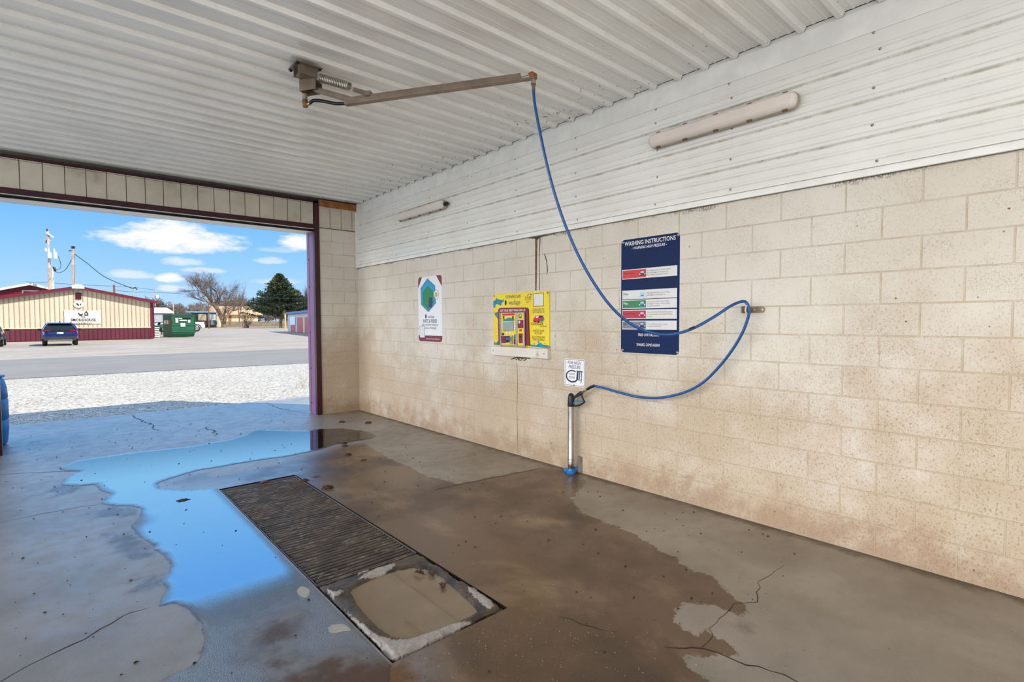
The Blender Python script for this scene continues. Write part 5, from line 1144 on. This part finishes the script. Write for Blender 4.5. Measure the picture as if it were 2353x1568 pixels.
r, a, c, z = shed('low_workshop', 'low workshop with cream and white panels left of the leaning tree', 440, 497, 720, 172., 16, M_dshd, M_dshd, M_blroof, .4, 10)
for P, m_, nm in (((455, 722, 474, 737), M_crm, 'cream_panel'), ((477, 722, 496, 737), M_wclad, 'white_panel'), ((440, 738, 497, 750), M_dshd, 'lower_wall')):
    p0, p1 = onY(P[0], P[1], 172), onY(P[2], P[3], 172); wbuild(MB().bb((p0.x, 171.8, p1.z), (p1.x, 172, p0.z), m_), nm, r)
tk = onZ(492, 753); tz = onY(492, 738, tk.y).z; tr_ = (onY(499.5, 745, tk.y).x-onY(485, 745, tk.y).x)/2
tn = thing('storage_tank', 'round grey tank standing left of the leaning bare tree', 'tank', (tk.x, tk.y, -.03)); M_tank = mat('grey_tank_steel', (112, 126, 134), .5, .2)
q = MB().tube([(tk.x, tk.y, .8), (tk.x, tk.y, tz-.1), (tk.x, tk.y, tz+.3)], [tr_, tr_, tr_*.2], M_tank, 20); wbuild(q, 'tank_body', tn)
for k in range(3): q = MB().tube([(tk.x+tr_*.7*math.cos(k*2.1+.4), tk.y+tr_*.7*math.sin(k*2.1+.4), -.03), (tk.x+tr_*.7*math.cos(k*2.1+.4), tk.y+tr_*.7*math.sin(k*2.1+.4), .85)], .08, M_tank, 6); wbuild(q, 'leg', tn)
Yh = 205.; M_hw = mat('cream_house_wall', (212, 192, 164), .7, var=.04); M_hr = mat('tan_shingle_roof', (198, 160, 124), .8, var=.18, vs=1.5)
h0_, h1_ = onY(505, 722, Yh), onY(604, 722, Yh); hz_ = h0_.z; hp_ = onY(550, 703, Yh).z
ho = thing('house', 'low cream house with a tan shingle roof behind the wooden fence', 'house', ((h0_.x+h1_.x)/2, Yh, -.03))
wbuild(MB().bb((h0_.x, Yh+1, -.03), (h1_.x-1.5, Yh+14, hz_), M_hw), 'walls', ho)
q = MB().loft([[(h0_.x-1, Yh, hz_), (h0_.x-1, Yh+7.5, hp_), (h0_.x-1, Yh+15, hz_), (h0_.x-1, Yh+15, hz_-.3), (h0_.x-1, Yh, hz_-.3)], [(h1_.x, Yh, hz_), (h1_.x-3, Yh+7.5, hp_), (h1_.x, Yh+15, hz_), (h1_.x, Yh+15, hz_-.3), (h1_.x, Yh, hz_-.3)]], M_hr, False); wbuild(q, 'roof', ho)
wbuild(MB().bb((onY(527, 730, Yh).x, Yh+.85, .2), (onY(533, 730, Yh).x, Yh+1, hz_-.6), M_wood), 'door', ho)
Yf = 186.; M_fen = mat('grey_fence_board', (128, 116, 104), .85, var=.25, vs=.8); f0, f1 = onY(512, 739, Yf), onY(662, 741, Yf)
fe = thing('board_fence', 'weathered grey board fence in front of the cream house', 'fence', ((f0.x+f1.x)/2, Yf, -.03)); q = MB(); k = 110
for i in range(k): x = f0.x+(f1.x-f0.x)*i/k; hh = f0.z+random.uniform(-.08, .08); q.bb((x, Yf, -.03), (x+(f1.x-f0.x)/k*.88, Yf+.04, hh), M_fen)
for z in (.4, f0.z-.4): q.bb((f0.x, Yf+.04, z), (f1.x, Yf+.1, z+.12), M_fen)
wbuild(q, 'boards', fe)
# ---- storage units at right
A, Bp = onZ(663, 762), onZ(706, 766); dn = (Bp-A).normalized(); nn = Vector((dn.y, -dn.x, 0));
if nn.x > 0: nn = -nn
LE = 34.; su = thing('storage_units', 'row of storage units with rust-red roll doors and a blue roof edge at right', 'building', A)
PS = lambda x, y: onP(x, y, A, nn); zt = PS(664, 720).z; U = lambda s, o, z: A+dn*s+nn*o+zz*z
M_blue_r = mat('blue_roof_fascia', (70, 100, 160), .5); M_rdoor = mat('rust_red_roll_door', (150, 84, 80), .6, var=.06); M_post = mat('shaded_unit_white', (150, 156, 168), .5)  # white unit walls greyed blue, their shade is in the colour
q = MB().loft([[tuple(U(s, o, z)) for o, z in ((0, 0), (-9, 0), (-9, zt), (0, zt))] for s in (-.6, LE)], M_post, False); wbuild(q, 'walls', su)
q = MB().loft([[tuple(U(s, o, z)) for o, z in ((.5, zt-.15), (-9.5, zt+.3), (-9.5, zt+.55), (.5, zt+.12))] for s in (-1., LE)], M_blue_r, False); wbuild(q, 'roof', su)
sx = lambda px: (PS(px, 740)-A).dot(dn)
def leafdoor(p0, p1, label):
    s0, s1 = sx(p0), sx(p1); q = MB()
    q.loft([[tuple(U(s, o, z)) for o, z in ((.02, 0), (.02, zt-.75), (-.02, zt-.75), (-.02, 0))] for s in (s0, s1)], M_rdoor, False)
    for i in range(9): z = .15+i*(zt-.9)/9; q.loft([[tuple(U(s, o, zz_)) for o, zz_ in ((.035, z), (.035, z+.05), (.02, z+.05), (.02, z))] for s in (s0, s1)], M_rdoor, False)
    return wbuild(q, 'roll_door', su)
for p0, p1 in ((668.5, 678.5), (683, 695.5), (700.5, 712)): leafdoor(p0, p1, '')
s_ = sx(712)+.7
while s_ < LE-3.2:
    q = MB().loft([[tuple(U(s, o, z)) for o, z in ((.02, 0), (.02, zt-.75), (-.02, zt-.75), (-.02, 0))] for s in (s_, s_+2.6)], M_rdoor, False); wbuild(q, 'roll_door', su); s_ += 3.2
s0, s1 = sx(667.5), sx(679); z0, z1 = PS(673, 747).z, PS(673, 728).z
po = thing('notice_board', 'white notice panel on the first storage unit door', 'sign', U((s0+s1)/2, .05, (z0+z1)/2)); q = MB().loft([[tuple(U(s, o, z)) for o, z in ((.04, z0), (.04, z1), (.07, z1), (.07, z0))] for s in (s0, s1)], M_pale, False); wbuild(q, 'panel', po)
yp = onZ(656, 759.5); zt2 = onY(655, 719, yp.y).z; M_ypost = mat('faded_yellow_post', (196, 176, 110), .7, var=.2)
yo = MB().tube([(0, 0, -.02), (0, 0, zt2)], .14, M_ypost, 8).build('bollard_post', None, loc=yp); tag(yo, 'tall faded yellow post at the left end of the storage units', 'post')
# ---- poles and cables
M_pole = mat('grey_utility_pole', (176, 164, 152), .85, var=.25, vs=1.5); M_wpole = mat('white_pipe', (216, 216, 214), .5); M_cab = mat('black_cable', (30, 44, 46), .6); M_xf = mat('transformer_grey', (206, 208, 210), .45); M_brn = mat('brown_pole', (112, 86, 66), .85)
def pole(label, pxb, pxt, pyt, Y, rad, m=M_pole, name='utility_pole', zb=-.03):
    t_ = onY(pxt, pyt, Y); x = onY(pxb, 700, Y).x; r = thing(name, label, 'pole', (x, Y, zb)); wbuild(MB().tube([(x, Y, zb), ((x+t_.x)/2, Y, t_.z/2), (t_.x, Y, t_.z)], [rad, rad*.95, rad*.82], m, 10), 'shaft', r); return r, t_
Y1 = 79.5; P1 = lambda x, y: onY(x, y, Y1)
r, t1_ = pole('tall grey utility pole with a crossarm and two transformers, leftmost behind the shed', 115.5, 110, 532, Y1, .17)
a, c = P1(105.5, 535), P1(123.5, 547); wbuild(MB().tube([tuple(a+Vector((0, -.2, 0))), tuple(c+Vector((0, -.2, 0)))], .09, M_wpole, 6), 'crossarm', r); wbuild(MB().tube([tuple(P1(118, 547)), tuple(P1(113.5, 555))], .03, M_wpole, 5), 'arm_brace', r)
for (x0, y0, x1, y1) in ((109.5, 584, 119, 594.5), (122.5, 583, 131.5, 595.5)):
    a, c = P1((x0+x1)/2, y0), P1((x0+x1)/2, y1); rd = (P1(x1, y0).x-P1(x0, y0).x)/2; tr2 = wbuild(MB().tube([(a.x, Y1-.5, c.z), (a.x, Y1-.5, a.z), (a.x, Y1-.5, a.z+.15)], [rd, rd, rd*.7], M_xf, 16), 'transformer', r)
    wbuild(MB().tube([(a.x-rd*.4, Y1-.5, a.z+.1), (a.x-rd*.5, Y1-.5, a.z+.5)], [.1, .07], M_wpole, 6), 'bushing', tr2)
for x, y in ((106.5, 559), (105, 577), (107.5, 578.5), (108, 533)): a = P1(x, y); wbuild(MB().tube([tuple(a), (a.x, Y1, a.z+.35)], [.09, .06], M_wpole if y > 570 else M_blk, 6), 'insulator', r)
Y2_ = 74.; P2 = lambda x, y: onY(x, y, Y2_)
r, t2_ = pole('grey utility pole with a dark cap, rising just left of the shed ridge', 168.5, 167.5, 571, Y2_, .17)
wbuild(MB().tube([(t2_.x, Y2_, t2_.z-.02), (t2_.x, Y2_, t2_.z+.22)], .18, M_blk, 8), 'cap', r); a, c = P2(158, 576.5), P2(166, 576.5); wbuild(MB().tube([tuple(a), tuple(c)], .06, M_blk, 6), 'bracket', r)
Y3 = 78.; P3 = lambda x, y: onY(x, y, Y3)
r, t3_ = pole('thin white service pipe between two utility poles', 121.5, 121, 614, Y3, .09, M_wpole, 'service_mast'); a = P3(125, 619); wbuild(MB().tube([tuple(t3_), tuple(P3(124, 616)), tuple(P3(127.5, 624))], [.1, .14, .1], M_blk, 8), 'weatherhead', r)
r, t5 = pole('slim service mast with a bent cable end on the right slope of the shed roof', 306, 305.5, 657, 66., .06, M_pole, 'service_mast', zr(onY(306, 700, 66.).x)+.16); P5 = lambda x, y: onY(x, y, 66.); wbuild(MB().tube([tuple(P5(305, 663)), tuple(P5(311, 661)), tuple(P5(315, 666))], .07, M_blk, 6), 'weatherhead', r)
pole('short brown pole showing above the right roof slope of the shed', 262, 262, 655, 120., .2, M_brn)
r, t6 = pole('thin grey pole with a meter box beyond the right end of the shed', 358, 356, 665, 129., .12); a = onY(361, 681.5, 129.); wbuild(MB().box((a.x, 128.8, a.z), (.5, .3, .6), M_xf), 'meter_box', r)
pole('thin grey pole standing behind the white workshop and dumpster', 398, 398, 695, 150., .13)
bs6 = onZ(479, 755.5); pole('brown wooden pole standing between pickup and leaning tree', 479, 479, 693, bs6.y, .14, M_brn)
def cable(label, P, r_=.025, sag=0.):
    P = [Vector(p) for p in P]; o = MB().tube(spline(P, 8) if len(P) > 2 else P, r_, M_cab, 5).build('overhead_cable'); return tag(o, label, 'cable')
cable('long black cable sagging from the capped pole down to the mast on the shed roof', [P2(170, 583), onY(200, 605, 72.5), onY(235, 633, 70), onY(270, 650, 68), P5(304, 663)], .04)
cable('looping cable between the white service pipe and the capped pole', [P3(128, 625), onY(137, 627, 77), onY(150, 620, 76), onY(160, 605, 75), P2(165.5, 594)], .03)
cable('drop cable hanging from the transformer to the white service pipe', [P1(134, 590), onY(139, 604, 81), onY(139.5, 614, 80), onY(135, 619, 79), P3(127, 621)], .03)
cable('thin far cable crossing the sky above the red building', [onY(60, 648, 118), onY(110, 650, 118), onY(168, 654, 118), onY(262, 658, 120)], .03)
cable('thin cable running from the brown pole past the shed mast, upper of a pair', [onY(262, 658, 120), onY(310, 661, 120), onY(357, 667, 129)], .03)
cable('thin cable sagging between the brown pole and the meter pole, lower of a pair', [onY(262, 666, 120), onY(300, 671, 120), onY(358, 672, 129), onY(445, 677, 150)], .035)
cable('pale wire crossing in front of the evergreen, upper of two', [onY(590, 675.5, 140), onY(650, 677.5, 135), onY(716, 680, 130)], .035)
cable('pale wire crossing in front of the evergreen, lower of two', [onY(590, 684, 140), onY(650, 686, 135), onY(716, 688, 130)], .045)
# ---- trees
M_bark = mat('bare_bark', (112, 98, 86), .9, var=.25, vs=1.); M_haze = mat('grey_brown_twigs', (122, 112, 108), .95, var=.15, vs=.5)
M_everg = mat('evergreen_needles', (54, 74, 54), .8, var=.5, vs=.9); M_evy = mat('evergreen_tips', (118, 116, 52), .8, var=.3, vs=1.)
RK = .55
def branch(b, p, d, L, r, dep, rnd, m, spread=.55, upb=.15, nch=3, n=4, r0=.5, seg=3):
    P = [p]; q = p.copy(); dd = d.copy()
    for i in range(seg): dd = (dd+Vector((rnd.uniform(-1, 1), rnd.uniform(-1, 1), rnd.uniform(-.6, 1)*.8))*.16+Vector((0, 0, upb*.25))).normalized(); q = q+dd*(L/seg); P.append(q.copy())
    b.tube(P, [r*(1-.45*i/seg) for i in range(seg+1)], m, n if dep > 2 else 3, False)
    if dep <= 0: return
    for k in range(nch+(1 if dep == 1 else 0)):
        t_ = rnd.uniform(.45, 1.) if k else 1.; i = min(seg, int(t_*seg)); s = P[i]
        nd = (dd+Vector((rnd.gauss(0, spread), rnd.gauss(0, spread), rnd.gauss(upb, spread*.7)))).normalized()
        branch(b, s, nd, L*rnd.uniform(.62, .85), r*RK, dep-1, rnd, m, spread, upb, nch, n, seg=2)
def bare_mesh(seed, H, dep=5, nch=3, r=.22, m=M_haze, spread=.6, upb=.2):
    rnd = random.Random(seed); b = MB(); branch(b, Vector((0, 0, -.05)), Vector((0, 0, 1)), H*.30, r, dep, rnd, m, spread, upb, nch); return b
# tree line far behind
RK = .72
protos = []
for k in range(4):
    b = bare_mesh(20+k, 9.5, 5, 4, .21, M_haze, .70, .10); o = b.build('bare_tree'); protos.append(o)
spots = []
rnd = random.Random(5)
for i in range(30):
    px = 345+i*12.5+rnd.uniform(-3, 3); top = 695-12*math.sin(i*.9)*rnd.random()-rnd.uniform(0, 10)
    if 500 < px < 620: top -= 10
    Y = 226+17*(i % 5); spots.append((px, top, Y))
gl_ = 'bare grey-brown tree in the hazy tree line along the horizon'
for i, (px, top, Y) in enumerate(spots):
    o = protos[i] if i < 4 else protos[i % 4].copy()
    if i >= 4: C.objects.link(o)
    g = onY(px, 750, Y); h = onY(px, top, Y).z; hm = max(v.co.z for v in o.data.vertices); s = h/hm
    o.location = (g.x, Y, -.05); o.scale = (s*1.05, s*1.05, s); o.rotation_euler = (0, 0, rnd.uniform(0, 6.28)); tag(o, gl_, 'tree', 'bare trees along the horizon')
# leaning bare tree
RK = .55
tb_ = onZ(514, 753); Yt_ = tb_.y; TP = lambda x, y, dy=0: onY(x, y, Yt_+dy)
lt = thing('leaning_tree', 'large bare tree leaning left, forked low above the fence', 'tree', tb_); b = MB(); rnd = random.Random(11)
limbs = [[(514, 754), (513, 742), (507, 726), (499, 711), (490, 700), (482, 688), (474, 678), (466, 672)], [(516, 752), (517, 738), (524, 725), (533, 715), (543, 703)], [(510, 735), (516, 722), (519, 705), (524, 690), (529, 678)], [(499, 711), (503, 697), (506, 684), (512, 672)], [(490, 700), (478, 695), (468, 693), (458, 690)], [(482, 688), (485, 676), (484, 664), (480, 655)], [(474, 678), (468, 667), (460, 660), (455, 656)], [(533, 715), (545, 712), (553, 704)], [(466, 672), (456, 668), (448, 668)], [(490, 700), (500, 690), (497, 672), (490, 664)]]
rad = [.75, .42, .34, .28, .2, .22, .18, .2, .12, .2]
for L, r0 in zip(limbs, rad):
    P = [TP(x, y, rnd.uniform(-1, 1)) for x, y in L]; b.tube(spline(P, 3), [r0*(1-.65*i/((len(P)-1)*3)) for i in range((len(P)-1)*3+1)], M_bark, 7, False)
    for i in range(1, len(P)):
        if L is limbs[0] and i < 3: continue
        for k in range(3):
            d = (P[i]-P[i-1]).normalized(); d = (d+Vector((rnd.gauss(0, .6), rnd.gauss(0, .6), rnd.gauss(.25, .5)))).normalized(); branch(b, P[i], d, 2.0, .08, 4, rnd, M_bark, .55, .1, 3, 4, seg=2)
wbuild(b, 'trunk_and_limbs', lt)
# small upright bare tree behind it and shrub
def simple_tree(px, py, pt, label, seed, m, dep, nch, r, spread, upb, name='bare_tree'):
    g = onZ(px, py); h = onY(px, pt, g.y).z; b = bare_mesh(seed, h, dep, nch, r, m, spread, upb); k = h/max(v[2] for v in b.v); b.v = [(x*k, y*k, z*k) for x, y, z in b.v]
    o = b.build(name, None, loc=g); return tag(o, label, 'tree' if name != 'bare_shrub' else 'shrub')
simple_tree(552, 751, 636, 'slender bare tree reaching high between the leaning tree and the evergreen', 31, M_bark, 5, 3, .22, .34, .45)
simple_tree(702, 752, 628, 'pale bare tree against the sky right of the evergreen top', 37, M_haze, 5, 4, .25, .40, .4)
simple_tree(692, 751, 650, 'bushy bare tree behind the right side of the evergreen', 41, M_haze, 5, 4, .25, .5, .3)
g = onZ(566, 753.5); b = MB(); rnd = random.Random(8)
for i in range(22):
    a = rnd.uniform(0, 6.28); d = Vector((math.cos(a)*.75, math.sin(a)*.5, rnd.uniform(.8, 1.5))).normalized(); branch(b, Vector((rnd.gauss(0, .4), rnd.gauss(0, .3), 0)), d, rnd.uniform(1.6, 2.8), .06, 3, rnd, M_bark, .4, .2, 2, 3, seg=2)
tag(b.build('bare_shrub', None, loc=g), 'spreading bare shrub in front of the board fence', 'shrub')
# evergreen
def evergreen(px, py, pt, label, seed, wid, m1=M_everg, m2=M_evy, nb=330):
    g = onZ(px, py); H = onY(px, pt, g.y).z; rnd = random.Random(seed); r = thing('evergreen_tree', label, 'tree', g)
    wbuild(MB().tube([g, g+zz*H*.4, g+zz*H*.97], [.42, .28, .05], M_bark, 8, False), 'trunk', r); b = MB()
    for i in range(nb):
        f = rnd.random()**.8; z = H*(.13+.87*f); R = wid*(1-f)**1.0*rnd.uniform(.5, 1.05)*(1. if f > .10 else .85)+.3; a = rnd.uniform(0, 6.28); d = Vector((math.cos(a), math.sin(a), .22)).normalized(); m_ = m2 if rnd.random() < (.22 if f > .5 else .07) else m1
        c0 = g+zz*z; b.tube([c0, c0+d*R], [.05, .01], M_bark, 3, False)
        for k in range(int(8+R*7)):
            s = rnd.uniform(.25, 1.)**.7; c = c0+d*R*s+Vector((rnd.gauss(0, .22), rnd.gauss(0, .22), rnd.gauss(-.02, .16))); L = rnd.uniform(.3, .62); e = (d+Vector((rnd.gauss(0, .5), rnd.gauss(0, .5), rnd.gauss(.25, .4)))).normalized(); x, y = frame(e)
            w = L*.24; b.add([c-e*L*.4, c+x*w, c+e*L*.6, c-x*w, c+y*w, c-y*w], [(0, 1, 2, 3), (0, 4, 2, 5)], m_)
    wbuild(b, 'foliage', r); return r
evergreen(645, 753.5, 631, 'tall dark evergreen standing left of the storage units', 3, 11.0, nb=460)
evergreen(722, 752, 648, 'second evergreen half hidden by the door post at right', 6, 5.5, nb=160)
